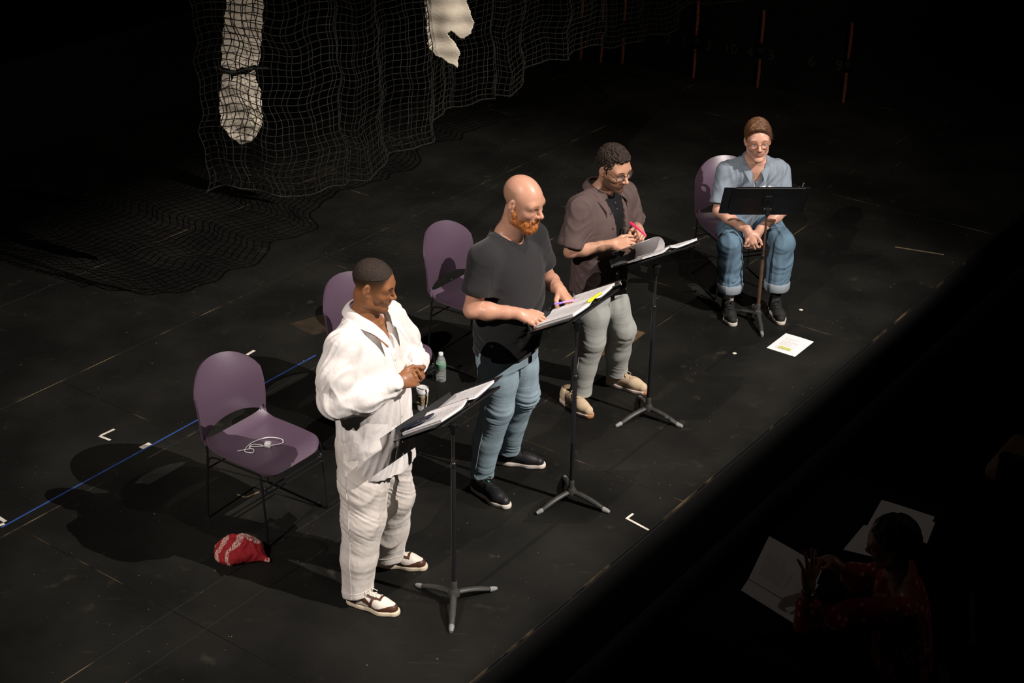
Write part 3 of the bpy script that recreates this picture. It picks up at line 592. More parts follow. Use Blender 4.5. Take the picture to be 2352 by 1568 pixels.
# ------------------------------------------------------------------ stage lanterns out of frame, with the shutter that trims the light to the stage edge
unit_ = lambda v: v/np.linalg.norm(v)
def lantern(pos, aim, label, top=False, reach=2.0):
    F_ = (aim-pos)/np.linalg.norm(aim-pos); s_, t_, _ = basis(F_)
    e = empty('stage_lantern', pos); tag(e, label, 'stage light', 'stage lanterns')
    b = MB(); R_ = np.stack([s_, t_, F_], 1); b.lathe([(0.13, -0.45), (0.15, -0.40), (0.15, -0.10), (0.17, -0.09), (0.17, -0.07)], n=20, R=R_); b.build('housing', M_black, e, True)
    b = MB(); b.tube([s_*0.18-F_*0.2, s_*0.18-F_*0.2+V(0, 0, 0.4), -s_*0.18-F_*0.2+V(0, 0, 0.4), -s_*0.18-F_*0.2], 0.012, 6); b.build('yoke', M_black, e)
    def flap(l1, l2, beyond, d_, name):
        """blade whose edge lies in the plane through the lamp and the line l1-l2, covering the side of beyond"""
        h1, h2, hb = [pos*0+(q-pos)/np.linalg.norm(q-pos)*d_ for q in (l1, l2, beyond)]
        dd = unit_(h2-h1); mid = (h1+h2)/2; out = hb-mid; out = unit_(out-dd*np.dot(out, dd)); nrm = np.cross(dd, out); k = d_
        P = [mid-dd*k, mid+dd*k, mid+dd*k+out*k*0.92, mid-dd*k+out*k*0.92]
        b = MB(); b._add([p-nrm*0.0015 for p in P]+[p+nrm*0.0015 for p in P], [(3, 2, 1, 0), (4, 5, 6, 7), (0, 1, 5, 4), (1, 2, 6, 5), (2, 3, 7, 6), (3, 0, 4, 7)]); b.build(name, M_black, e)
    flap(AB(-2, STAGE_EDGE+0.03), AB(2, STAGE_EDGE+0.03), AB(0, 5.5), reach, 'shutter_flap')
    if top: flap(AB(-1, -1.1, 2.05), AB(3, -1.1, 2.05), AB(1, -1.1, 7.0), 0.8, 'top_flap')
lantern(KEY_POS, KEY_AIM, 'black stage lantern hanging high at the right of the stage', True)
lantern(FILL_POS, FILL_AIM, 'black stage lantern hanging high at the front of the stage')
lantern(TOP_POS, TOP_AIM, 'black stage lantern hanging almost overhead of the readers', reach=0.6)

# ------------------------------------------------------------------ implicit surfaces for bodies, clothes and shoes
def rotm(yaw=0, pitch=0, roll=0):
    """columns = local x (right), y (front), z (up); yaw>0 turns left, pitch>0 looks down, roll>0 tips to own right"""
    return np.array(Matrix.Rotation(yaw*D2R, 3, 'Z') @ Matrix.Rotation(-pitch*D2R, 3, 'X') @ Matrix.Rotation(roll*D2R, 3, 'Y'))
class Field:
    def __init__(s, lo, hi, h):
        s.lo = np.asarray(lo, float); s.h = h; s.n = np.ceil((np.asarray(hi, float)-s.lo)/h).astype(int)+1
        s.F = np.full(s.n, 0.5, np.float32); s.ax = [(s.lo[k]+h*np.arange(s.n[k])).astype(np.float32) for k in range(3)]
    def _win(s, lo, hi, pad):
        i0 = np.clip(np.floor((lo-pad-s.lo)/s.h).astype(int), 0, s.n); i1 = np.clip(np.ceil((hi+pad-s.lo)/s.h).astype(int)+1, 0, s.n)
        if np.any(i1 <= i0): return None
        sl = tuple(slice(a, b) for a, b in zip(i0, i1))
        return sl, s.ax[0][sl[0]][:, None, None], s.ax[1][sl[1]][None, :, None], s.ax[2][sl[2]][None, None, :]
    def _op(s, sl, d, k, op):
        A = s.F[sl]
        if op == 'u':
            hh = np.maximum(k-np.abs(A-d), 0)/k if k > 0 else 0
            s.F[sl] = np.minimum(A, d)-(hh*hh*k*0.25 if k > 0 else 0)
        elif op == 's':
            d = -d; hh = np.maximum(k-np.abs(A-d), 0)/k if k > 0 else 0
            s.F[sl] = np.maximum(A, d)+(hh*hh*k*0.25 if k > 0 else 0)
    def cone(s, a, b, ra, rb, k=0.01, op='u', flat=None):
        a = np.asarray(a, float); b = np.asarray(b, float); r = max(ra, rb); w = s._win(np.minimum(a, b)-r, np.maximum(a, b)+r, k+2.5*s.h)
        if w is None: return s
        sl, X, Y, Z = w; ba = b-a; L2 = float(ba @ ba)+1e-12
        px, py, pz = X-np.float32(a[0]), Y-np.float32(a[1]), Z-np.float32(a[2])
        t = np.clip((px*np.float32(ba[0])+py*np.float32(ba[1])+pz*np.float32(ba[2]))/np.float32(L2), 0, 1)
        d = np.sqrt((px-t*np.float32(ba[0]))**2+(py-t*np.float32(ba[1]))**2+(pz-t*np.float32(ba[2]))**2)-(np.float32(ra)+t*np.float32(rb-ra))
        s._op(sl, d, k, op); return s
    def chain(s, pts, rs, k=0.01, op='u'):
        for i in range(len(pts)-1): s.cone(pts[i], pts[i+1], rs[i], rs[i+1], k, op)
        return s
    def ell(s, c, r, R=None, k=0.01, op='u'):
        c = np.asarray(c, float); r = np.asarray(r, float); R = np.eye(3) if R is None else R
        ext = np.sqrt(((R*r)**2).sum(1)); w = s._win(c-ext, c+ext, k+2.5*s.h)
        if w is None: return s
        sl, X, Y, Z = w; px, py, pz = X-np.float32(c[0]), Y-np.float32(c[1]), Z-np.float32(c[2]); R = R.astype(np.float32)
        q = [R[0, j]*px+R[1, j]*py+R[2, j]*pz for j in range(3)]
        k0 = np.sqrt(sum((q[j]/np.float32(r[j]))**2 for j in range(3))); k1 = np.sqrt(sum((q[j]/np.float32(r[j]**2))**2 for j in range(3)))+1e-6
        s._op(sl, k0*(k0-1)/k1, k, op); return s
    def box(s, c, hs, R=None, r=0.0, k=0.0, op='u'):
        c = np.asarray(c, float); hs = np.asarray(hs, float); R = np.eye(3) if R is None else R; ext = np.abs(R) @ hs; w = s._win(c-ext, c+ext, k+2.5*s.h)
        if w is None: return s
        sl, X, Y, Z = w; px, py, pz = X-np.float32(c[0]), Y-np.float32(c[1]), Z-np.float32(c[2]); R = R.astype(np.float32)
        q = [np.abs(R[0, j]*px+R[1, j]*py+R[2, j]*pz)-np.float32(hs[j]-r) for j in range(3)]
        d = np.sqrt(sum(np.maximum(a, 0)**2 for a in q))+np.minimum(np.maximum(np.maximum(q[0], q[1]), q[2]), 0)-np.float32(r)
        s._op(sl, d, k, op); return s
    def loft(s, lev, k=0.02, op='u', pw=2.3):
        """levels (z, cx, cy, wx, wy) from bottom to top, upright"""
        L = np.array(lev, float); lo = V((L[:, 1]-L[:, 3]).min(), (L[:, 2]-L[:, 4]).min(), L[0, 0]); hi = V((L[:, 1]+L[:, 3]).max(), (L[:, 2]+L[:, 4]).max(), L[-1, 0])
        w = s._win(lo, hi, k+2.5*s.h); sl, X, Y, Z = w; z = Z.ravel()
        # smooth interpolation
        zz = np.linspace(L[0, 0], L[-1, 0], 80); sm = []
        for j in range(1, 5):
            y = np.interp(zz, L[:, 0], L[:, j]); ker = np.ones(7)/7; y = np.convolve(np.pad(y, 3, 'edge'), ker, 'valid'); sm.append(np.interp(z, zz, y).astype(np.float32)[None, None, :])
        cx, cy, wx, wy = sm
        d = ((np.abs(X-cx)/wx)**pw+(np.abs(Y-cy)/wy)**pw)**(1/pw)-1; d = d*np.minimum(wx, wy)
        cap = np.maximum(Z-np.float32(L[-1, 0]), np.float32(L[0, 0])-Z); d = np.maximum(d, cap)
        s._op(sl, d.astype(np.float32), k, op); return s
    def below(s, z, op='s'):     # cut everything under z
        k = int(np.ceil((z-s.lo[2])/s.h))
        d = (np.float32(z)-s.ax[2])[None, None, :]; s.F = np.maximum(s.F, d); return s
    def plane(s, p, n):          # cut away the side n points to
        n = np.asarray(n, float)/np.linalg.norm(n); X, Y, Z = s.ax[0][:, None, None], s.ax[1][None, :, None], s.ax[2][None, None, :]
        d = (X-np.float32(p[0]))*np.float32(n[0])+(Y-np.float32(p[1]))*np.float32(n[1])+(Z-np.float32(p[2]))*np.float32(n[2]); s.F = np.maximum(s.F, d); return s
    def mesh(s, smooth=1):
        F = s.F; F[0] = F[-1] = 0.1; F[:, 0] = F[:, -1] = 0.1; F[:, :, 0] = F[:, :, -1] = 0.1
        S = F < 0; c = [n-1 for n in F.shape]
        cnt = np.zeros(c, np.uint8)
        for i in (0, 1):
            for j in (0, 1):
                for k in (0, 1): cnt += S[i:i+c[0], j:j+c[1], k:k+c[2]]
        act = (cnt > 0) & (cnt < 8); flat = np.flatnonzero(act); I, J, K = np.unravel_index(flat, c)
        acc = np.zeros((len(flat), 3)); num = np.zeros(len(flat))
        corner = {(i, j, k): F[I+i, J+j, K+k] for i in (0, 1) for j in (0, 1) for k in (0, 1)}
        for a in corner:
            for ax in range(3):
                if a[ax]: continue
                b = list(a); b[ax] = 1; b = tuple(b); f0, f1 = corner[a], corner[b]; m = (f0 < 0) != (f1 < 0)
                t = np.where(m, f0/np.where(m, f0-f1, 1), 0); P = np.tile(np.array(a, float), (len(flat), 1)); P[:, ax] += t
                acc[m] += P[m]; num[m] += 1
        P = np.stack([I, J, K], 1)+acc/num[:, None]; P = s.lo+P*s.h
        Q = []
        strides = np.array([c[1]*c[2], c[2], 1])
        for ax in range(3):
            o1, o2 = [(1, 2), (2, 0), (0, 1)][ax]
            sa = [slice(1, -1)]*3; sa[ax] = slice(0, -1); sb = list(sa); sb[ax] = slice(1, None)
            A, B = S[tuple(sa)], S[tuple(sb)]; E = np.argwhere(A != B); fl = A[tuple(E.T)]
            base = E+1; base[:, ax] -= 1
            e1 = np.zeros(3, int); e1[o1] = 1; e2 = np.zeros(3, int); e2[o2] = 1
            ids = [np.searchsorted(flat, ((base-d) @ strides)) for d in (e1*0+e1+e2, e2, e1*0, e1)]
            q = np.stack(ids, 1); q[~fl] = q[~fl][:, ::-1]; Q.append(q)
        Q = np.concatenate(Q)
        for _ in range(smooth): P = relax(P, Q, 0.5)
        return P, Q
def relax(P, Q, w):
    acc = np.zeros_like(P); n = np.zeros(len(P))
    for a, b in ((0, 1), (1, 2), (2, 3), (3, 0)):
        for x, y in ((a, b), (b, a)):
            for k in range(3): acc[:, k] += np.bincount(Q[:, x], P[Q[:, y], k], len(P))
            n += np.bincount(Q[:, x], minlength=len(P))
    return P*(1-w)+w*acc/np.maximum(n, 1)[:, None]
def normals(P, Q):
    n = np.cross(P[Q[:, 2]]-P[Q[:, 0]], P[Q[:, 3]]-P[Q[:, 1]]); N = np.zeros_like(P)
    for j in range(4):
        for k in range(3): N[:, k] += np.bincount(Q[:, j], n[:, k], len(P))
    return N/(np.linalg.norm(N, axis=1, keepdims=True)+1e-12)
PERM = np.random.RandomState(3).permutation(256); PERM = np.r_[PERM, PERM, PERM]; GRAD = np.random.RandomState(4).randn(256, 3); GRAD /= np.linalg.norm(GRAD, axis=1, keepdims=True)
def noise3(p):
    i = np.floor(p).astype(int); f = p-i; i &= 255; u = f*f*f*(f*(f*6-15)+10); out = 0
    for a in (0, 1):
        for b in (0, 1):
            for c in (0, 1):
                g = GRAD[PERM[PERM[PERM[(i[:, 0]+a) & 255]+((i[:, 1]+b) & 255)]+((i[:, 2]+c) & 255)]]
                w = (u[:, 0] if a else 1-u[:, 0])*(u[:, 1] if b else 1-u[:, 1])*(u[:, 2] if c else 1-u[:, 2])
                out = out+w*(g*(f-np.array([a, b, c]))).sum(1)
    return out*1.6
def ridge(p): return 1-2*np.sqrt(noise3(p)**2+0.004)
def sstep(a, b, x): t = np.clip((x-a)/(b-a), 0, 1); return t*t*(3-2*t)
def fold_disp(P, N, terms):
    d = np.zeros(len(P))
    for tm in terms:
        if len(tm) == 6:     # running folds: (amp, direction, wavelength, warp, seed, weight)
            amp, dr, wl, wp, sd, wfn = tm; e1, e2, e3 = basis(dr); q = np.stack([P @ e3/wl, P @ e1*2.2, P @ e2*2.2], 1)+sd*3.7
            q = q+wp*0.5*np.stack([noise3(P*3.5+sd), noise3(P*3.5+sd+7), noise3(P*3.5+sd+13)], 1)
            a = amp*1.5*(ridge(q)-0.42)*(0.35+0.9*np.clip(noise3(P*np.array([4.5, 4.5, 3.5])+sd+20)+0.45, 0, 1))
            if wfn is not None: a = a*wfn(P)
            d += a; continue
        amp, fr, off, wfn = tm
        q = P*np.array(fr)+off; q = q+0.35*np.stack([noise3(q*0.6+3), noise3(q*0.6+9), noise3(q*0.6+17)], 1)
        a = amp*(ridge(q)-0.45)
        if wfn is not None: a = a*wfn(P)
        d += a
    return P+N*d[:, None]
def surf(field, name, m, parent, folds=None, colfn=None, smooth=1):
    P, Q = field.mesh(smooth); N = normals(P, Q)
    if folds: P = fold_disp(P, N, folds)
    c = colfn(P) if colfn else None
    o = mesh_obj(name, P, Q, m, parent, True, colors=c); o['_t'] = 1; del o['_t']
    return o
def bvh(o): 
    me = o.data; return BVHTree.FromPolygons([v.co[:] for v in me.vertices], [p.vertices[:] for p in me.polygons])
def snap(tree, pts, off=0.002, frm=None):
    out = []
    for p in pts:
        if frm is not None:
            h = tree.ray_cast(Vector(p)+Vector(frm)*0.3, -Vector(frm), 0.6)
            if h[0] is not None: out.append(np.array(h[0])+np.array(h[1])*off); continue
        h = tree.find_nearest(Vector(p)); out.append(np.array(h[0])+np.array(h[1])*off)
    return out
def unit(v): v = np.asarray(v, float); return v/np.linalg.norm(v)

# ------------------------------------------------------------------ head, hand, arm builders
class Head:
    def __init__(s, c, yaw, pitch, roll, sc, parent_R=None):
        s.c = np.asarray(c, float); s.R = rotm(yaw, pitch, roll); s.s = sc
    def p(s, x, y, z): return s.c+s.R @ (V(x, y, z)*s.s)
    def loc(s, P): return ((P-s.c) @ s.R)/s.s
def build_head(F, H, jaw=1.0, nose=1.0, cheek=1.0, ear=True, lips=1.0, brow=1.0, chin=1.0, eyes=0.0125):
    S = H.s; e = lambda c, r, R=None, k=0.012, op='u': F.ell(H.p(*c), V(*r)*S, H.R if R is None else H.R @ R, k*S, op)
    cn = lambda a, b, ra, rb, k=0.012, op='u': F.cone(H.p(*a), H.p(*b), ra*S, rb*S, k*S, op)
    e((0, -0.014, 0.034), (0.076, 0.097, 0.088)); e((0, 0.018, 0.018), (0.070, 0.078, 0.072), k=0.02)
    e((0, 0.026, -0.040), (0.060*jaw, 0.064, 0.078), k=0.03)
    for x in (-1, 1):
        cn((x*0.056*jaw, -0.006, -0.045), (x*0.050*jaw, 0.006, -0.078), 0.018, 0.016, 0.025); cn((x*0.050*jaw, 0.006, -0.078), (x*0.016, 0.072, -0.106*chin), 0.015, 0.015, 0.025)
        e((x*0.040, 0.060, -0.028), (0.024*cheek, 0.024, 0.022), k=0.02)
    e((0, 0.074, -0.104*chin), (0.024, 0.020, 0.018), k=0.018)
    cn((-0.040, 0.072, 0.020), (0.040, 0.072, 0.020), 0.016*brow, 0.016*brow, 0.022)
    for x in (-1, 1):
        e((x*0.032, 0.101, -0.001), (0.019, 0.020, 0.0125), k=0.012, op='s'); e((x*0.0315, 0.0725, -0.002), (0.0150, 0.0135, eyes), k=0.003)
        cn((x*0.018, 0.083, 0.007), (x*0.045, 0.075, 0.006), 0.0035, 0.0030, 0.006); cn((x*0.020, 0.083, -0.010), (x*0.043, 0.076, -0.009), 0.0025, 0.002, 0.006)
    cn((0, 0.086, 0.008), (0, 0.110*nose+0.002, -0.026), 0.0080, 0.0100, 0.012); e((0, 0.110*nose, -0.030), (0.0125, 0.0120, 0.0105), k=0.006)
    for x in (-1, 1): e((x*0.0125, 0.100*nose, -0.033), (0.0080, 0.0105, 0.0085), k=0.005)
    e((0, 0.078, -0.058), (0.030, 0.018, 0.024), k=0.02); e((0, 0.0880, -0.047), (0.016, 0.013, 0.011), k=0.010)
    e((0, 0.0905, -0.0605), (0.0225*lips, 0.0105, 0.0058*lips), k=0.005); e((0, 0.0890, -0.0715), (0.0195*lips, 0.0105, 0.0068*lips), k=0.005)
    e((0, 0.1010, -0.0660), (0.015*lips, 0.0050, 0.0011), k=0.002, op='s')
    if ear:
        for x in (-1, 1):
            Re = np.array(Matrix.Rotation(x*0.32, 3, 'Z') @ Matrix.Rotation(-0.18, 3, 'X'))
            e((x*0.078, -0.012, -0.006), (0.0088, 0.0195, 0.033), Re, 0.005); e((x*0.0875, -0.008, 0.002), (0.0062, 0.0115, 0.021), Re, 0.003, 's'); e((x*0.0825, -0.002, -0.008), (0.004, 0.004, 0.013), Re, 0.003); e((x*0.077, -0.003, -0.032), (0.007, 0.009, 0.010), Re, 0.006)
    return F
def head_colors(H, P, skin, lip, brow=None, browc=(0.02, 0.012, 0.008), extra=None, hand_rose=None, eyes=False):
    q = H.loc(P); c = np.tile(np.array(skin, float), (len(P), 1))
    def blend(m, col): c[:] = c*(1-m[:, None])+np.array(col)*m[:, None]
    m = sstep(1.25, 0.8, ((q[:, 0]/0.024)**2+((q[:, 2]+0.066)/0.0125)**2)**0.5)*(q[:, 1] > 0.078); blend(m*0.85, lip)
    cheeks = np.exp(-(((np.abs(q[:, 0])-0.04)/0.022)**2+((q[:, 2]+0.03)/0.022)**2))*(q[:, 1] > 0.03); blend(cheeks*0.25, np.array(skin)*np.array([1.08, 0.78, 0.72]))
    if brow:
        bx = np.abs(q[:, 0]); zc = 0.021+0.006*np.sin((bx-0.012)/0.036*2.6); m = sstep(0.0062, 0.0030, np.abs(q[:, 2]-zc))*sstep(0.010, 0.014, bx)*sstep(0.056, 0.046, bx)*(q[:, 1] > 0.05); blend(m*brow, browc)
    bx = np.abs(q[:, 0])
    lash = sstep(0.0028, 0.0012, np.abs(q[:, 2]+0.0058-(0.0016 if eyes else 0)+((bx-0.0315)/0.015)**2*-0.002))*sstep(0.0165, 0.014, np.abs(bx-0.0315))*(q[:, 1] > 0.066); blend(lash*0.75, (0.02, 0.012, 0.01))
    if eyes:
        dx, dz = (bx-0.0315)/0.0125, (q[:, 2]+0.0025)/0.0052; r = dx**2+dz**2; m = (r < 1)*(q[:, 1] > 0.07); blend(m*0.9, (0.50, 0.47, 0.44))
        r2 = ((bx-0.0315)/0.0056)**2+((q[:, 2]+0.0025)/0.0056)**2; blend(m*(r2 < 1), (0.05, 0.035, 0.025))
    if extra: extra(q, c, blend)
    return c
def build_hand(F, wrist, fwd, back, side, curls, spread=(4, 1, -2, -6), thumb=((0.55, 0.75, -0.35), (0.8, 0.45, -0.4), (0.95, 0.1, -0.35)), s=1.0, tk=0.003):
    """side=+1 right hand. curls: 4 x (mcp,pip,dip) degrees. thumb: three (f,s,n) directions"""
    f = unit(fwd); n = np.asarray(back, float); n = unit(n-f*np.dot(n, f)); t = np.cross(n, f)*side; W = np.asarray(wrist, float)
    offs = (0.030, 0.010, -0.010, -0.029); kl = (0.088, 0.092, 0.087, 0.078)
    ph = ((0.040, 0.025, 0.020), (0.044, 0.028, 0.021), (0.041, 0.026, 0.020), (0.032, 0.020, 0.018)); rr = ((0.0098, 0.0088, 0.0080, 0.0070), (0.0100, 0.0090, 0.0082, 0.0071), (0.0096, 0.0086, 0.0078, 0.0069), (0.0086, 0.0077, 0.0070, 0.0062))
    tips = []
    F.cone(W-f*0.02, W+f*0.012, 0.025*s, 0.024*s, 0.02)
    for i in range(4):
        kp = W+(f*kl[i]+t*offs[i]-n*0.003*abs(i-1))*s
        F.cone(W+(f*0.012+t*offs[i]*0.55)*s, kp, 0.0165*s, rr[i][0]*1.22*s, 0.014)
        F.cone(W+(f*0.03+t*offs[i]*0.6-n*0.010)*s, kp-n*0.007*s, 0.014*s, 0.010*s, 0.012)
    for i in range(4):
        kp = W+(f*kl[i]+t*offs[i]-n*0.003*abs(i-1))*s; a = 0.0; sp = spread[i]*D2R; p = kp
        fb = f*math.cos(sp)+t*math.sin(sp)
        for j in range(3):
            a += curls[i][j]*D2R; d = fb*math.cos(a)-n*math.sin(a); q = p+d*ph[i][j]*s
            F.cone(p, q, rr[i][j]*s, rr[i][j+1]*s, 0.0045 if j == 0 else 0.003); p = q
        tips.append(p)
    p = W+(f*0.022+t*0.022-n*0.010)*s; rt = (0.0165, 0.0125, 0.0108, 0.0085)
    for j, (ln) in enumerate((0.046, 0.034, 0.027)):
        d = thumb[j]; d = unit(f*d[0]+t*d[1]+n*d[2]); q = p+d*ln*s; F.cone(p, q, rt[j]*s, rt[j+1]*s, 0.012 if j == 0 else tk); p = q
    tips.append(p); return tips
def build_arm(F, sh, el, wr, s=1.0, flat=None):
    sh, el, wr = map(lambda x: np.asarray(x, float), (sh, el, wr)); d = unit(wr-el)
    F.cone(sh, sh+(el-sh)*0.5, 0.060*s, 0.052*s, 0.03); F.cone(sh+(el-sh)*0.45, el, 0.052*s, 0.040*s, 0.03)
    F.cone(el, el+(wr-el)*0.33, 0.040*s, 0.0435*s, 0.02); F.cone(el+(wr-el)*0.33, el+(wr-el)*0.75, 0.0435*s, 0.031*s, 0.02); F.cone(el+(wr-el)*0.75, wr, 0.031*s, 0.0255*s, 0.02)
def person_root(g, az, label):
    e = empty('person', (g[0], g[1], 0), (az-90)*D2R); tag(e, label, 'person'); return e
def to_local(g, az, w):
    a = (az-90)*D2R; dx, dy = w[0]-g[0], w[1]-g[1]; return V(dx*math.cos(a)+dy*math.sin(a), -dx*math.sin(a)+dy*math.cos(a), w[2] if len(w) > 2 else 0)
def to_world(g, az, p):
    a = (az-90)*D2R; return V(g[0]+p[0]*math.cos(a)-p[1]*math.sin(a), g[1]+p[0]*math.sin(a)+p[1]*math.cos(a), p[2])

# ------------------------------------------------------------------ shoes
def shoe(parent, heel, az, ln, m_up, m_sole, colfn, style, side, lace_m, name='shoe', label=None, topz=0.085, sole_h=0.022, midcol=None):
    """heel = back of heel on the floor (person-local), az = toe direction in person-local degrees; own frame: y to the toe, x right"""
    root = empty(name, heel, (az-90)*D2R, parent)
    if label: root['label'] = label
    L = ln; F = Field((-0.075, -0.03, -0.005), (0.075, L+0.03, 0.16), 0.0028); cs = side*0.006
    # sole outline width profile
    F.cone((0, 0.040, sole_h+0.022), (0, 0.075, sole_h+0.022), 0.034, 0.034, 0.02); F.cone((0, 0.075, sole_h+0.02), (cs, L*0.68, sole_h+0.014), 0.034, 0.038, 0.03)
    F.cone((cs, L*0.68, sole_h+0.012), (cs*0.3, L-0.045, sole_h+0.008), 0.040, 0.033, 0.03); F.cone((0, 0.048, sole_h+0.03), (0, 0.055, topz), 0.034, 0.036, 0.025)
    F.cone((0, 0.06, topz-0.005), (0, L*0.58, sole_h+0.03), 0.032, 0.026, 0.03)
    F.below(sole_h*0.8); F.cone((0, 0.050, topz+0.01), (0, 0.062, topz+0.06), 0.027, 0.034, 0.006, 's')
    P, Q = F.mesh(1); up = mesh_obj('upper', P, Q, m_up, root, True, colors=colfn(P) if colfn else None)
    G = Field((-0.08, -0.03, -0.01), (0.08, L+0.03, 0.07), 0.0030)
    hl = sole_h*1.0
    G.cone((0, 0.036, hl*0.5), (0, 0.09, hl*0.5), 0.0360, 0.0360, 0.02); G.cone((0, 0.09, hl*0.5), (cs, L*0.68, hl*0.5), 0.0360, 0.0430, 0.03); G.cone((cs, L*0.68, hl*0.5), (cs*0.3, L-0.036, hl*0.5), 0.0430, 0.0355, 0.03)
    G.F = np.maximum(G.F, (G.ax[2]-np.float32(hl+0.004))[None, None, :]+(0.0)*G.F); G.below(0.0015)
    if style == 'runner':
        X, Y, Z = G.ax[0][:, None, None], G.ax[1][None, :, None], G.ax[2][None, None, :]
        G.F = np.maximum(G.F, (Z-(hl*0.78+0.012*np.exp(-((Y-0.03)/0.06)**2))).astype(np.float32)*np.ones_like(G.F))
    surf(G, 'sole', m_sole, root, None, midcol)
    T = bvh(up)
    # laces across the throat
    for i in range(5):
        yy = 0.118+i*0.0185; wd = 0.021-0.0012*i; b = MB()
        pts = snap(T, [(x, yy+(0.008 if (i % 2) else -0.008)*x/wd, 0.1) for x in np.linspace(-wd, wd, 9)], 0.0022, (0, 0.15, 1)); b.tube(pts, 0.0026, 5); b.build('lace', lace_m, root, True)
    b = MB(); base = snap(T, [(0, 0.116, 0.1)], 0.004, (0, 0.15, 1))[0]
    for sx in (-1, 1):
        b.tube(spline([base, base+V(sx*0.018, 0.004, 0.012), base+V(sx*0.036, 0.012, 0.002), base+V(sx*0.022, 0.016, -0.002), base+V(0, 0.004, 0.002)], 16), 0.0020, 5)
        b.tube(spline([base, base+V(sx*0.014, 0.022, 0.006), base+V(sx*0.026, 0.046, -0.010)], 10), 0.0020, 5)
    b.build('lace_bow', lace_m, root, True)
    return root, up, T
def disc_on(T, p, frm, r, m, name, parent, off=0.001):
    h = T.ray_cast(Vector(p)+Vector(frm)*0.3, -Vector(frm), 0.6)
    if h[0] is None: return
    s_, t_, d_ = basis(np.array(h[1])); R_ = np.stack([s_, t_, d_], 1); b = MB(); b.lathe([(r, 0), (r, 0.0015), (r*0.75, 0.002), (r*0.6, 0.0012)], np.array(h[0])+d_*off, 12, R_); b.build(name, m, parent, True)
def collar_part(parent, m, ring, width, drop, tips, name='collar', stand=0.022, th=0.0025):
    """ring: list of points from the front-right end around the nape to the front-left end; flap falls outward"""
    R_ = spline(ring, 40); R_ = [np.array(p) for p in R_]; c = np.mean(R_, 0); b = MB(); n = len(R_)-1
    def fn(u, v):
        i = int(round(u*n)); p = R_[i]; o = p-c; o[2] = 0; o = unit(o); e = abs(2*u-1)
        if v < 0.34: t = v/0.34; return p+V(0, 0, stand*t)-o*0.004*t
        t = (v-0.34)/0.66; tip = tips*max(0, (e-0.72)/0.28)
        dirf = V(0, 1, 0)*tip*0.5
        return p+V(0, 0, stand)-o*0.004+(o*width*(1+0.2*e)+V(0, 0, -drop))*t*(0.45+0.55*min(1, 0.6+e*0.6))+V(0, 0, 0.010*math.sin(math.pi*t))+(dirf+V(0, 0, -tip*0.7))*t
    b.sheet(fn, n, 9, th); return b.build(name, m, parent, True, 70)
def hair_strands(parent_mesh_fn, count, seed, root_fn, dir_fn, ln, r, seg=5, curl=0.0, cfreq=60):
    rs = np.random.RandomState(seed); Vt = []; Fc = []
    for k in range(count):
        p, n = root_fn(rs)
        if p is None: continue
        L_ = ln*(0.7+0.6*rs.rand()); ph_ = rs.rand()*6.28; pts = [p-n*0.002]; d = dir_fn(p, n, 0.0, rs); s1, s2, _ = basis(d)
        for j in range(1, seg+1):
            t = j/seg; d = unit(dir_fn(p, n, t, rs)); q = pts[-1]+d*L_/seg
            if curl: q = q+(s1*math.cos(ph_+t*cfreq*L_)+s2*math.sin(ph_+t*cfreq*L_))*curl
            pts.append(q)
        o = len(Vt); a, c, _ = basis(pts[1]-pts[0])
        for j, q in enumerate(pts):
            rad = r*(1-0.75*j/seg)
            for w in range(3): an = w*2.0944; Vt.append(q+(a*math.cos(an)+c*math.sin(an))*rad)
        for j in range(seg):
            for w in range(3): Fc.append((o+j*3+w, o+j*3+(w+1) % 3, o+j*3+3+(w+1) % 3, o+j*3+3+w))
    return np.array(Vt), np.array(Fc)
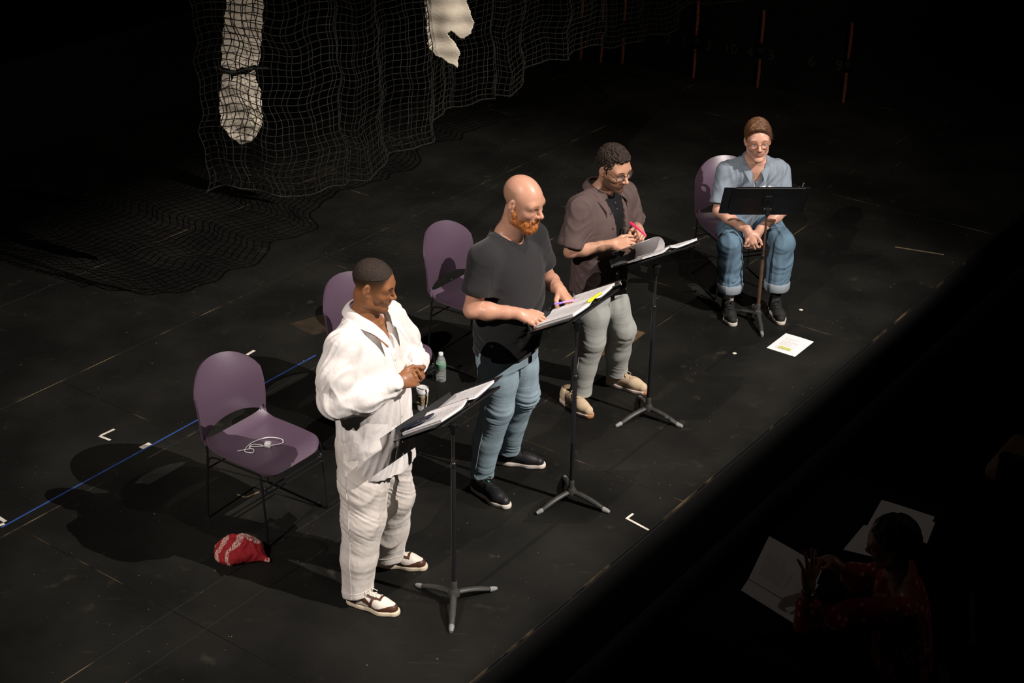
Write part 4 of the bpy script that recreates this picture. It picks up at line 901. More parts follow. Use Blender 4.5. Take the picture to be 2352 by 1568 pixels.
# ------------------------------------------------------------------ people
def attr_mat(name, rough=0.6, spec=0.3, **k): return mat(name, (0.5, 0.5, 0.5), rough, spec, attr=True, **k)
M_skin = attr_mat('skin', 0.38, 0.42, var=0.05, vscale=60, bump=0.05, bscale=320, sss=0.06)
M_lacew = mat('white_lace', (0.70, 0.66, 0.58), 0.8, 0.2); M_laceb = mat('black_lace', (0.014, 0.014, 0.015), 0.6, 0.3); M_lacet = mat('beige_lace', (0.58, 0.45, 0.30), 0.8, 0.2)
M_btn = mat('shirt_button', (0.6, 0.57, 0.52), 0.4, 0.4)
CURL = lambda a, b, c: [(a, b, c)]*4
def glasses(root, H, col, r=0.0215, metal=False):
    e = empty('eyeglasses', (0, 0, 0), 0, root); e['label'] = 'rounded eyeglasses'
    m = mat('glasses_'+str(round(col[0]*1000)), col, 0.25, 0.5); gl = mat('lens_glass', (0.9, 0.9, 0.9), 0.03, 0.6, alpha=0.10)
    S = H.s
    for x in (-1, 1):
        cx, cz = x*0.0335, -0.005; ring = []
        for k in range(28):
            t = 2*math.pi*k/28; c_, s_ = math.cos(t), math.sin(t); px = abs(c_)**0.75*np.sign(c_)*r*1.10; pz = abs(s_)**0.8*np.sign(s_)*r*0.92
            ring.append(H.p(cx+px, 0.1025-abs(cx+px)*0.20-0.05*max(0, -pz), cz+pz))
        b = MB(); b.tube(ring, 0.0021*S, 6, closed=True); b.build('rim', m, e, True)
        b = MB(); b._add(ring+[H.p(cx, 0.1025-abs(cx)*0.2, cz)], [(i, (i+1) % 28, 28) for i in range(28)]); b.build('lens', gl, e, True)
        b = MB(); b.tube(spline([H.p(x*0.057, 0.091, 0.003), H.p(x*0.072, 0.080, 0.004), H.p(x*0.0785, 0.03, 0.008), H.p(x*0.080, -0.008, 0.012), H.p(x*0.080, -0.028, -0.010)], 16), 0.0022*S, 6, flat=0.7); b.build('temple', m, e, True)
    b = MB(); b.tube(spline([H.p(-0.012, 0.100, 0.000), H.p(0, 0.105, 0.004), H.p(0.012, 0.100, 0.000)], 8), 0.0021*S, 6); b.build('bridge', m, e, True)
    return e
def hair_cap(root, H, ells, cuts, m, noise_t=None, name='hair', strands=None, h=0.0030, subs=()):
    F = Field(H.c-0.16, H.c+0.17, h); S = H.s
    for c, r, k in ells: F.ell(H.p(*c), V(*r)*S, H.R, k*S)
    for p, n in cuts: F.plane(H.p(*p), H.R @ V(*n))
    for c, r, k in subs: F.ell(H.p(*c), V(*r)*S, H.R, k*S, 's')
    P, Q = F.mesh(1); N = normals(P, Q)
    if noise_t: P = fold_disp(P, N, noise_t)
    o = mesh_obj(name, P, Q, m, root, True)
    if strands:
        q = H.loc(P); ok = np.flatnonzero(strands['where'](q)); Rinv = H.R
        def rf(rs): i = ok[rs.randint(len(ok))]; return P[i], N[i]
        Vt, Fc = hair_strands(None, strands['n'], strands.get('seed', 1), rf, lambda p, n, t, rs: strands['dir'](H, p, n, t, rs), strands['len'], strands['r'], strands.get('seg', 4), strands.get('curl', 0), strands.get('cf', 60))
        mesh_obj('hair_strands', Vt, Fc, m, o, True)['kind'] = 'stuff'
    return o
def jeans_mat(name, col, var=0.25): return mat(name, col, 0.85, 0.15, var=var, vscale=7, bump=0.25, bscale=90)
def seam(root, T, pts, r, m, name='seam', frm=None, n=30, off=0.0005):
    b = MB(); b.tube(snap(T, spline(pts, n), off, frm), r, 5); b.build(name, m, root, True)

# ---- reader in white
def person_white():
    g, az = (-0.69, -2.79), -28
    root = person_root(g, az, 'standing man with short dark hair in white linen shirt and trousers, hands clasped')
    H = Head((0.0, 0.050, 1.722), 14, 15, 0, 0.99)
    skin, lip = (0.265, 0.112, 0.050), (0.30, 0.11, 0.085)
    F = Field((-0.36, -0.22, 1.02), (0.36, 0.44, 1.90), 0.0027)
    F.loft([(1.03, 0, 0.02, 0.13, 0.09), (1.2, 0, 0.02, 0.145, 0.10), (1.38, 0, 0.02, 0.155, 0.108), (1.46, 0, 0.01, 0.14, 0.095), (1.53, 0, -0.005, 0.085, 0.060)], 0.02)
    F.cone((0, 0.0, 1.49), H.p(0, -0.020, -0.065), 0.064, 0.060, 0.03); F.cone(H.p(0, -0.02, -0.065), H.p(0, -0.015, 0.0), 0.058, 0.058, 0.02)
    for x in (-1, 1): F.cone((x*0.03, -0.02, 1.56), (x*0.16, -0.01, 1.485), 0.040, 0.050, 0.04)
    F.cone((0.02, 0.070, 1.515), (0.13, 0.02, 1.515), 0.008, 0.008, 0.02); F.cone((-0.02, 0.070, 1.515), (-0.13, 0.02, 1.515), 0.008, 0.008, 0.02)
    build_head(F, H, jaw=1.02, nose=1.0, lips=1.22, brow=0.95)
    sh = {1: (0.185, -0.01, 1.48), -1: (-0.185, 0.01, 1.47)}; el = {1: (0.265, 0.0, 1.205), -1: (-0.275, 0.06, 1.205)}; wr = {1: (0.088, 0.222, 1.290), -1: (-0.105, 0.200, 1.292)}
    for s_ in (1, -1): build_arm(F, sh[s_], el[s_], wr[s_])
    build_hand(F, wr[1], (-0.72, 0.66, 0.10), (0.62, 0.55, 0.50), 1, [(32, 55, 35), (36, 58, 35), (40, 60, 35), (44, 60, 35)], thumb=((0.75, 0.55, 0.05), (0.95, 0.2, -0.1), (0.9, -0.3, -0.25)))
    build_hand(F, (-0.095, 0.215, 1.275), (0.82, 0.55, -0.12), (-0.30, 0.30, -0.90), -1, [(28, 52, 30), (30, 54, 30), (32, 54, 32), (34, 52, 30)], spread=(8, 3, -3, -9), thumb=((0.7, 0.55, -0.45), (0.8, 0.2, -0.6), (0.9, 0.0, -0.4)))
    def extra(q, c, blend):
        ear_ = (np.abs(q[:, 0]) > 0.0772) & (q[:, 2] < 0.034); m = sstep(-0.035, 0.045, q[:, 2]-0.35*q[:, 1])*sstep(0.070, 0.050, q[:, 1]-0.25*(q[:, 2]-0.04))*(~ear_)*(q[:, 2] > -0.06); blend(m*0.95, (0.024, 0.015, 0.010))
        m = sstep(0.012, 0.0, np.abs(q[:, 2]+0.051))*sstep(0.03, 0.02, np.abs(q[:, 0]))*(q[:, 1] > 0.07); blend(m*0.35, (0.04, 0.02, 0.012))
        m = sstep(-0.085, -0.10, q[:, 2])*(q[:, 1] > 0.03)*(q[:, 2] > -0.13); blend(m*0.3, (0.05, 0.025, 0.014))
    surf(F, 'body', M_skin, root, None, lambda P: head_colors(H, P, skin, lip, 0.85, (0.012, 0.007, 0.005), extra))
    M_hair1 = mat('short_black_hair', (0.033, 0.022, 0.016), 0.6, 0.35, var=0.4, vscale=120, bump=1.0, bscale=420)
    hair_cap(root, H, [((0, -0.014, 0.035), (0.0775, 0.0985, 0.0915), 0.01), ((0, 0.016, 0.028), (0.0715, 0.0795, 0.070), 0.02)], [((0, 0.070, 0.072), (0, 0.30, -0.95)), ((0, 0.064, 0.06), (0, 1.0, -0.25))], M_hair1, [(0.0012, (150, 150, 150), 0, None)])
    # linen shirt
    M_lin = mat('white_linen', (0.75, 0.705, 0.675), 0.85, 0.15, var=0.03, vscale=10, bump=0.15, bscale=45)
    G = Field((-0.42, -0.27, 0.70), (0.42, 0.36, 1.62), 0.0042)
    G.loft([(0.76, 0.0, 0.035, 0.198, 0.172), (0.85, 0.0, 0.03, 0.200, 0.172), (0.98, 0.0, 0.03, 0.198, 0.165), (1.15, 0, 0.025, 0.196, 0.160), (1.30, 0, 0.02, 0.198, 0.150), (1.40, 0, 0.015, 0.200, 0.138), (1.48, 0, 0.005, 0.165, 0.110), (1.535, 0, -0.01, 0.105, 0.082)], 0.02)
    for x in (-1, 1): G.cone((x*0.06, -0.015, 1.535), (x*0.175, 0.0, 1.475), 0.050, 0.066, 0.04)
    G.chain([(0.185, -0.012, 1.455), (0.240, -0.012, 1.33), (0.262, -0.005, 1.215)], [0.082, 0.086, 0.084], 0.05)
    G.chain([(0.262, -0.005, 1.215), (0.190, 0.10, 1.225), (0.115, 0.187, 1.270)], [0.084, 0.078, 0.052], 0.03)
    G.cone((0.125, 0.175, 1.265), (0.095, 0.212, 1.286), 0.050, 0.046, 0.006)
    G.chain([(-0.185, 0.01, 1.45), (-0.245, 0.03, 1.33), (-0.272, 0.06, 1.215)], [0.080, 0.082, 0.076], 0.05)
    G.chain([(-0.272, 0.06, 1.215), (-0.20, 0.13, 1.240), (-0.130, 0.175, 1.278)], [0.076, 0.066, 0.048], 0.03)
    G.cone((-0.135, 0.170, 1.276), (-0.108, 0.195, 1.290), 0.048, 0.044, 0.006)
    G.cone((0, -0.01, 1.56), (0, 0.02, 1.62), 0.078, 0.10, 0.01, 's')
    G.chain([(0, 0.060, 1.600), (0.002, 0.098, 1.515), (0.004, 0.142, 1.415)], [0.082, 0.064, 0.022], 0.006, 's')
    G.loft([(0.70, 0.0, 0.035, 0.186, 0.160), (0.84, 0.0, 0.03, 0.186, 0.158)], 0.004, 's')
    torso = lambda P: sstep(0.16, 0.08, np.abs(P[:, 0])-0.08)
    low = lambda P: sstep(1.25, 0.95, P[:, 2])
    slv = lambda P: sstep(0.17, 0.22, np.abs(P[:, 0]))+sstep(0.14, 0.19, P[:, 1])*sstep(1.15, 1.2, P[:, 2])
    shirt = surf(G, 'shirt', M_lin, root, [(0.0075, (1, 0.7, 0.30), 0.055, 0.9, 1.0, lambda P: torso(P)+0.3), (0.0060, (0.8, -0.5, 0.30), 0.045, 0.8, 4.0, lambda P: low(P)+0.2), (0.0080, (0.5, 0.75, 0.35), 0.038, 0.7, 7.0, lambda P: slv(P)*sstep(1.38, 1.26, P[:, 2])), (0.0075, (0.45, 0.85, -0.25), 0.045, 0.8, 2.0, lambda P: slv(P)*sstep(1.18, 1.28, P[:, 2])), (0.0008, (40, 40, 22), 2.0, None)])
    T = bvh(shirt)
    collar_part(root, M_lin, [(0.044, 0.128, 1.498), (0.070, 0.085, 1.545), (0.085, 0.02, 1.575), (0.060, -0.055, 1.590), (0, -0.080, 1.592), (-0.060, -0.055, 1.590), (-0.085, 0.02, 1.575), (-0.070, 0.085, 1.545), (-0.040, 0.128, 1.498)], 0.040, 0.040, 0.050, stand=0.014)
    for z in (1.36, 1.28, 1.20, 1.06): disc_on(T, (0.008, 0.1, z), (0, 1, 0), 0.0055, M_btn, 'button', root)
    b = MB(); pl = snap(T, [(0.022, 0.1, z) for z in np.linspace(1.40, 0.80, 30)], 0.0012, (0, 1, 0)); b.tube(pl, 0.0022, 5); b.build('placket_edge', M_lin, root, True)
    # trousers
    M_tr = mat('white_linen_trousers', (0.67, 0.615, 0.565), 0.88, 0.12, var=0.04, vscale=9, bump=0.18, bscale=45)
    G = Field((-0.36, -0.25, 0.02), (0.36, 0.28, 1.05), 0.0045)
    G.loft([(0.80, 0, 0.01, 0.185, 0.145), (0.90, 0, 0.005, 0.185, 0.145), (1.02, 0, 0.005, 0.165, 0.125)], 0.03)
    for x, kn, an in ((1, (0.128, 0.030, 0.50), (0.168, 0.005, 0.085)), (-1, (-0.130, 0.035, 0.49), (-0.165, -0.020, 0.085))):
        G.chain([(x*0.088, 0.005, 0.88), (x*0.105, 0.02, 0.70), kn, ((kn[0]+an[0])/2, (kn[1]+an[1])/2-0.01, 0.27), an], [0.122, 0.122, 0.108, 0.096, 0.080], 0.03)
        G.cone((an[0], an[1], 0.075), (an[0], an[1]-0.004, 0.045), 0.080, 0.079, 0.01)
        G.cone((an[0], an[1]+0.004, 0.10), (an[0], an[1]+0.006, 0.0), 0.066, 0.072, 0.006, 's')
    G.plane((0, 0.02, 0.062), (0, 0.22, -1))
    knee = lambda P: 0.35+0.65*np.exp(-((P[:, 2]-0.47)/0.12)**2)+0.7*sstep(0.25, 0.10, P[:, 2])
    tr = surf(G, 'trousers', M_tr, root, [(0.0032, (0.4, 0.5, 1.0), 0.045, 0.8, 3.0, knee), (0.0070, (1, 0.6, 0.10), 0.050, 0.7, 7.0, None), (0.0035, (-0.45, 0.5, 1.0), 0.022, 0.6, 11.0, lambda P: np.exp(-((P[:, 2]-0.62)/0.16)**2)), (0.0008, (38, 38, 22), 1.0, None)])
    T = bvh(tr); seam(root, T, [(0.235, 0.0, 0.80), (0.245, 0.02, 0.5), (0.25, 0.02, 0.07)], 0.0022, M_tr, 'side_seam', (1, 0, 0))
    b = MB()
    for an in ((0.168, 0.005), (-0.165, -0.020)):
        ring = [V(an[0]+0.082*math.cos(t), an[1]+0.082*math.sin(t), 0.095+0.018*math.sin(t)) for t in np.linspace(0, 2*math.pi, 28)[:-1]]; bb = MB(); bb.tube(snap(T, ring, 0.0006), 0.0022, 5, closed=True); bb.build('hem_stitch', M_tr, root, True)
    # brown and white sneakers
    M_up = attr_mat('brown_white_leather', 0.45, 0.4); M_sl = mat('cream_rubber', (0.66, 0.57, 0.42), 0.6, 0.3)
    def col(P):
        wht, brn = np.array([0.72, 0.66, 0.58]), np.array([0.075, 0.030, 0.016]); x, y, z = P.T; ax_ = np.abs(x)
        m = (z < 0.031+0.026*sstep(0.15, 0.27, y)) & (y > 0.08); m |= (y < 0.075) & (z < 0.082) & (z > 0.024)
        zc = 0.034+0.5*np.maximum(0, 0.175-y); m |= (np.abs(z-zc) < 0.004+0.012*sstep(0.19, 0.10, y)) & (ax_ > 0.024) & (y < 0.185)
        m |= (ax_ > 0.0165) & (ax_ < 0.029) & (y > 0.095) & (y < 0.205) & (z > 0.058-0.08*np.maximum(0, y-0.15)) ; m |= (y > 0.195) & (y < 0.208) & (ax_ < 0.028) & (z > 0.045)
        m |= (np.abs(y-0.150-0.25*(z-0.03)) < 0.008) & (ax_ > 0.028)
        return np.where(m[:, None], brn, wht)
    for hw, a_, sd, lb in (((-0.822, -2.932), -22, 1, None), ((-0.722, -2.602), -9, -1, None)):
        hl = to_local(g, az, hw); shoe(root, (hl[0], hl[1], 0), a_-az+90, 0.300, M_up, M_sl, col, 'court', sd, M_lacew, 'sneaker', 'brown and white leather sneaker')
    return root
person_white()

# ---- bald bearded reader
def person_bald():
    g, az = (-0.10, -1.72), -33
    root = person_root(g, az, 'standing bald man with red beard in black t-shirt and light blue jeans')
    H = Head((0.0, 0.178, 1.750), -2, 14, 0, 1.11)
    skin, lip = (0.53, 0.275, 0.185), (0.45, 0.17, 0.13)
    F = Field((-0.40, -0.10, 1.02), (0.40, 0.58, 1.95), 0.0028)
    F.loft([(1.03, 0, 0.10, 0.15, 0.11), (1.2, 0, 0.10, 0.16, 0.11), (1.38, 0, 0.10, 0.165, 0.11), (1.46, 0, 0.095, 0.135, 0.090), (1.53, 0, 0.085, 0.075, 0.062)], 0.02)
    F.cone((0, 0.085, 1.50), H.p(0, -0.018, -0.06), 0.072, 0.066, 0.03); F.cone(H.p(0, -0.018, -0.06), H.p(0, -0.015, 0), 0.062, 0.060, 0.02)
    for x in (-1, 1): F.cone((x*0.030, 0.07, 1.555), (x*0.165, 0.08, 1.462), 0.040, 0.046, 0.04)
    build_head(F, H, jaw=1.04, nose=1.03, brow=1.1, chin=1.03)
    sh = {1: (0.205, 0.07, 1.465), -1: (-0.205, 0.11, 1.455)}; el = {1: (0.285, 0.050, 1.195), -1: (-0.295, 0.150, 1.190)}; wr = {1: (0.172, 0.270, 1.190), -1: (-0.150, 0.325, 1.220)}
    for s_ in (1, -1): build_arm(F, sh[s_], el[s_], wr[s_], 1.12)
    build_hand(F, wr[1], (-0.32, 0.92, -0.16), (0.42, 0.22, 0.88), 1, [(28, 38, 22), (32, 42, 25), (36, 46, 25), (42, 48, 25)], thumb=((0.65, 0.65, -0.35), (0.9, 0.3, -0.3), (1, 0.05, -0.2)), s=1.05)
    build_hand(F, wr[-1], (0.30, 0.88, -0.28), (-0.25, 0.42, 0.87), -1, [(48, 52, 25), (52, 55, 28), (58, 55, 30), (62, 55, 30)], thumb=((0.6, 0.6, -0.5), (0.85, 0.2, -0.5), (0.95, -0.2, -0.3)), s=1.05)
    def extra(q, c, blend):
        m = sstep(-0.06, 0.0, q[:, 2])*sstep(0.075, 0.055, q[:, 2])*sstep(0.02, -0.02, q[:, 1])*(np.abs(q[:, 0]) < 0.0795); blend(m*0.55, (0.26, 0.165, 0.10))
        n_ = noise3(q*90)*0.5+0.5; m = sstep(0.004, -0.02, q[:, 2])*sstep(0.045, 0.012, q[:, 1]+0.0*q[:, 2])*(q[:, 1] > -0.012)*(np.abs(q[:, 0]) > 0.045)*(np.abs(q[:, 0]) < 0.076)*(q[:, 2] > -0.11); blend(np.clip(m*(0.4+0.5*n_), 0, 1), (0.42, 0.19, 0.07))
    surf(F, 'body', M_skin, root, None, lambda P: head_colors(H, P, skin, lip, 0.8, (0.30, 0.135, 0.055), extra))
    # beard: shell over jaw, chin and upper lip with short strands
    M_beard = mat('ginger_beard', (0.44, 0.155, 0.043), 0.7, 0.3, var=0.45, vscale=50, bump=0.6, bscale=300)
    S = H.s; Fb = Field(H.c-0.17, H.c+0.15, 0.0030); e = lambda c, r, k=0.012, op='u': Fb.ell(H.p(*c), V(*r)*S, H.R, k*S, op)
    e((0, 0.070, -0.108), (0.036, 0.030, 0.030), 0.01); e((0, 0.060, -0.125), (0.026, 0.022, 0.024), 0.015)
    for x in (-1, 1):
        Fb.cone(H.p(x*0.0665, 0.002, -0.020), H.p(x*0.0615, 0.006, -0.050), 0.0110*S, 0.0165*S, 0.012); Fb.cone(H.p(x*0.0615, 0.006, -0.050), H.p(x*0.055, 0.014, -0.080), 0.0170*S, 0.0195*S, 0.012); Fb.cone(H.p(x*0.054, 0.014, -0.080), H.p(x*0.020, 0.072, -0.108), 0.0185*S, 0.024*S, 0.012)
        Fb.cone(H.p(x*0.003, 0.0965, -0.0535), H.p(x*0.026, 0.085, -0.063), 0.0088*S, 0.0085*S, 0.006); Fb.cone(H.p(x*0.026, 0.085, -0.063), H.p(x*0.028, 0.076, -0.090), 0.0092*S, 0.012*S, 0.006); Fb.cone(H.p(x*0.048, 0.040, -0.062), H.p(x*0.030, 0.070, -0.085), 0.014*S, 0.014*S, 0.012)
    P, Q = Fb.mesh(1); N = normals(P, Q); P = fold_disp(P, N, [(0.003, (60, 60, 30), 0, None), (0.002, (140, 140, 60), 4, None)]); bo_ = mesh_obj('beard', P, Q, M_beard, root, True)
    rs_ok = np.flatnonzero(H.loc(P)[:, 1] > 0.0)
    def rf(rs): i = rs_ok[rs.randint(len(rs_ok))]; return P[i], N[i]
    Vt, Fc = hair_strands(None, 3200, 2, rf, lambda p, n, t, rs: n*(0.7-0.7*t)+H.R @ V(0, 0.10, -0.9)+0.30*rs.randn(3), 0.011, 0.0008, 3)
    mesh_obj('beard_strands', Vt, Fc, M_beard, bo_, True)['kind'] = 'stuff'
    # t-shirt
    M_tee = mat('black_cotton', (0.020, 0.0195, 0.021), 0.9, 0.15, var=0.1, vscale=8, bump=0.2, bscale=80, sheen=0.15)
    G = Field((-0.40, -0.16, 0.80), (0.40, 0.36, 1.62), 0.0042)
    G.loft([(0.865, 0, 0.085, 0.200, 0.165), (0.95, 0, 0.09, 0.205, 0.172), (1.05, 0, 0.10, 0.208, 0.178), (1.18, 0, 0.105, 0.206, 0.172), (1.33, 0, 0.105, 0.210, 0.155), (1.43, 0, 0.095, 0.200, 0.130), (1.50, 0, 0.085, 0.150, 0.102), (1.555, 0, 0.075, 0.092, 0.080)], 0.02)
    for x, y in ((1, 0.075), (-1, 0.10)):
        G.cone((x*0.07, 0.075, 1.54), (x*0.19, y, 1.465), 0.050, 0.074, 0.04)
        a_ = V(*sh[x]); b_ = a_+(V(*el[x])-a_)*0.60; G.cone(a_, b_, 0.086, 0.080, 0.05); d_ = unit(b_-a_); G.cone(b_, b_+d_*0.05, 0.080, 0.078, 0.01)
        b2 = b_+d_*0.02; 
        X, Y, Z = G.ax[0][:, None, None], G.ax[1][None, :, None], G.ax[2][None, None, :]
        dp = (X-b2[0])*d_[0]+(Y-b2[1])*d_[1]+(Z-b2[2])*d_[2]; near = ((X-b2[0])**2+(Y-b2[1])**2+(Z-b2[2])**2) < 0.13**2
        G.F = np.where(near & (x*X > 0.16), np.maximum(G.F, dp.astype(np.float32)), G.F); G.cone(b2-d_*0.03, b2+d_*0.06, 0.062, 0.070, 0.004, 's')
    G.cone((0, 0.085, 1.570), (0, 0.13, 1.66), 0.094, 0.13, 0.008, 's'); G.cone((0, 0.125, 1.592), (0, 0.20, 1.580), 0.076, 0.082, 0.008, 's')
    G.loft([(0.80, 0, 0.085, 0.188, 0.153), (0.90, 0, 0.088, 0.190, 0.156)], 0.004, 's')
    tee = surf(G, 'tshirt', M_tee, root, [(0.0050, (0.6, 0.2, 0.8), 0.07, 0.9, 1, lambda P: sstep(1.42, 1.25, P[:, 2])), (0.0050, (0.3, 0.5, 1.0), 0.045, 0.7, 4, lambda P: sstep(1.15, 1.0, P[:, 2])+0.6*sstep(0.17, 0.22, np.abs(P[:, 0])))])
    T = bvh(tee); ring = [V(0.083*math.cos(t), 0.10+0.083*math.sin(t), 1.548-0.034*math.sin(t)) for t in np.linspace(0, 2*math.pi, 40)[:-1]]
    b = MB(); b.tube(snap(T, ring, 0.001), 0.0055, 6, closed=True); b.build('neck_band', M_tee, root, True)
    # jeans
    M_je = jeans_mat('light_denim', (0.26, 0.345, 0.395)); M_st = mat('denim_stitch', (0.34, 0.42, 0.45), 0.9, 0.1)
    G = Field((-0.34, -0.16, 0.05), (0.34, 0.34, 1.02), 0.0042)
    G.loft([(0.80, 0, 0.085, 0.185, 0.148), (0.88, 0, 0.085, 0.186, 0.150), (1.0, 0, 0.085, 0.175, 0.140)], 0.03)
    for x, kn, an in ((1, (0.118, 0.105, 0.545), (0.152, 0.030, 0.115)), (-1, (-0.122, 0.120, 0.530), (-0.158, 0.005, 0.105))):
        G.chain([(x*0.090, 0.085, 0.86), (x*0.104, 0.098, 0.71), kn, ((kn[0]*0.45+an[0]*0.55), kn[1]*0.42+an[1]*0.58-0.012, 0.32), an], [0.118, 0.110, 0.090, 0.080, 0.064], 0.025)
        G.cone(an, (an[0], an[1], 0.09), 0.064, 0.064, 0.01); G.cone((an[0], an[1], 0.14), (an[0], an[1], 0.05), 0.050, 0.058, 0.005, 's')
    G.below(0.088)
    kn_w = lambda P: 0.08+0.85*np.exp(-((P[:, 2]-0.50)/0.07)**2)+0.7*sstep(0.22, 0.12, P[:, 2])
    je = surf(G, 'jeans', M_je, root, [(0.0062, (0.25, 0.55, 1.0), 0.026, 0.7, 2, kn_w), (0.0035, (1, 0.4, 0.15), 0.05, 0.6, 5, None)])
    T = bvh(je)
    for x in (1, -1): seam(root, T, [(x*0.20, 0.07, 0.86), (x*0.21, 0.085, 0.55), (x*0.22, 0.02, 0.12)], 0.0022, M_st, 'side_seam', (x, 0, 0))
    seam(root, T, [(0.19, 0.15, 0.90), (0.185, 0.175, 0.82), (0.195, 0.12, 0.79)], 0.0020, M_st, 'pocket_edge', (0.8, 0.6, 0))
    M_up = mat('black_shoe_knit', (0.014, 0.014, 0.015), 0.5, 0.4, bump=0.2, bscale=200); M_sl = mat('white_rubber', (0.68, 0.60, 0.53), 0.55, 0.3); M_gr = mat('green_tab', (0.05, 0.33, 0.20), 0.6, 0.3)
    for hw, a_, sd in (((-0.215, -1.842), -46, 1), ((-0.098, -1.558), -11, -1)):
        hl = to_local(g, az, hw); r_, up, T = shoe(root, (hl[0], hl[1], 0), a_-az+90, 0.312, M_up, M_sl, None, 'flat', sd, M_laceb, 'sneaker', 'black sneaker with pale sole', topz=0.09)
        b = MB(); q = snap(T, [(0, 0.088, 0.1)], 0.003, (0, 0.1, 1))[0]; b.box(q+V(0, 0, 0.006), (0.016, 0.004, 0.030), np.array(Matrix.Rotation(0.5, 3, 'X')), ch=0.001); b.build('tongue_tab', M_gr, r_)
        b = MB(); q = snap(T, [(0.0, 0.132, 0.1)], 0.005, (0, 0.1, 1))[0]; b.box(q, (0.012, 0.018, 0.002)); b.build('lace_tag', M_gr, r_)
    W = lambda p: to_world(g, az, p)
    s_ = unit(W(V(0.0, 0.381, 1.208))-W(V(-0.13, 0.452, 1.203)))
    marker('pen', W(V(-0.065, 0.416, 1.206)), s_, 0.145, 0.0045, mat('pen_grip', (0.55, 0.30, 0.55), 0.4), M_purp, 'violet and white pen in the left hand of the bald reader', 'pen')
    return root
person_bald()

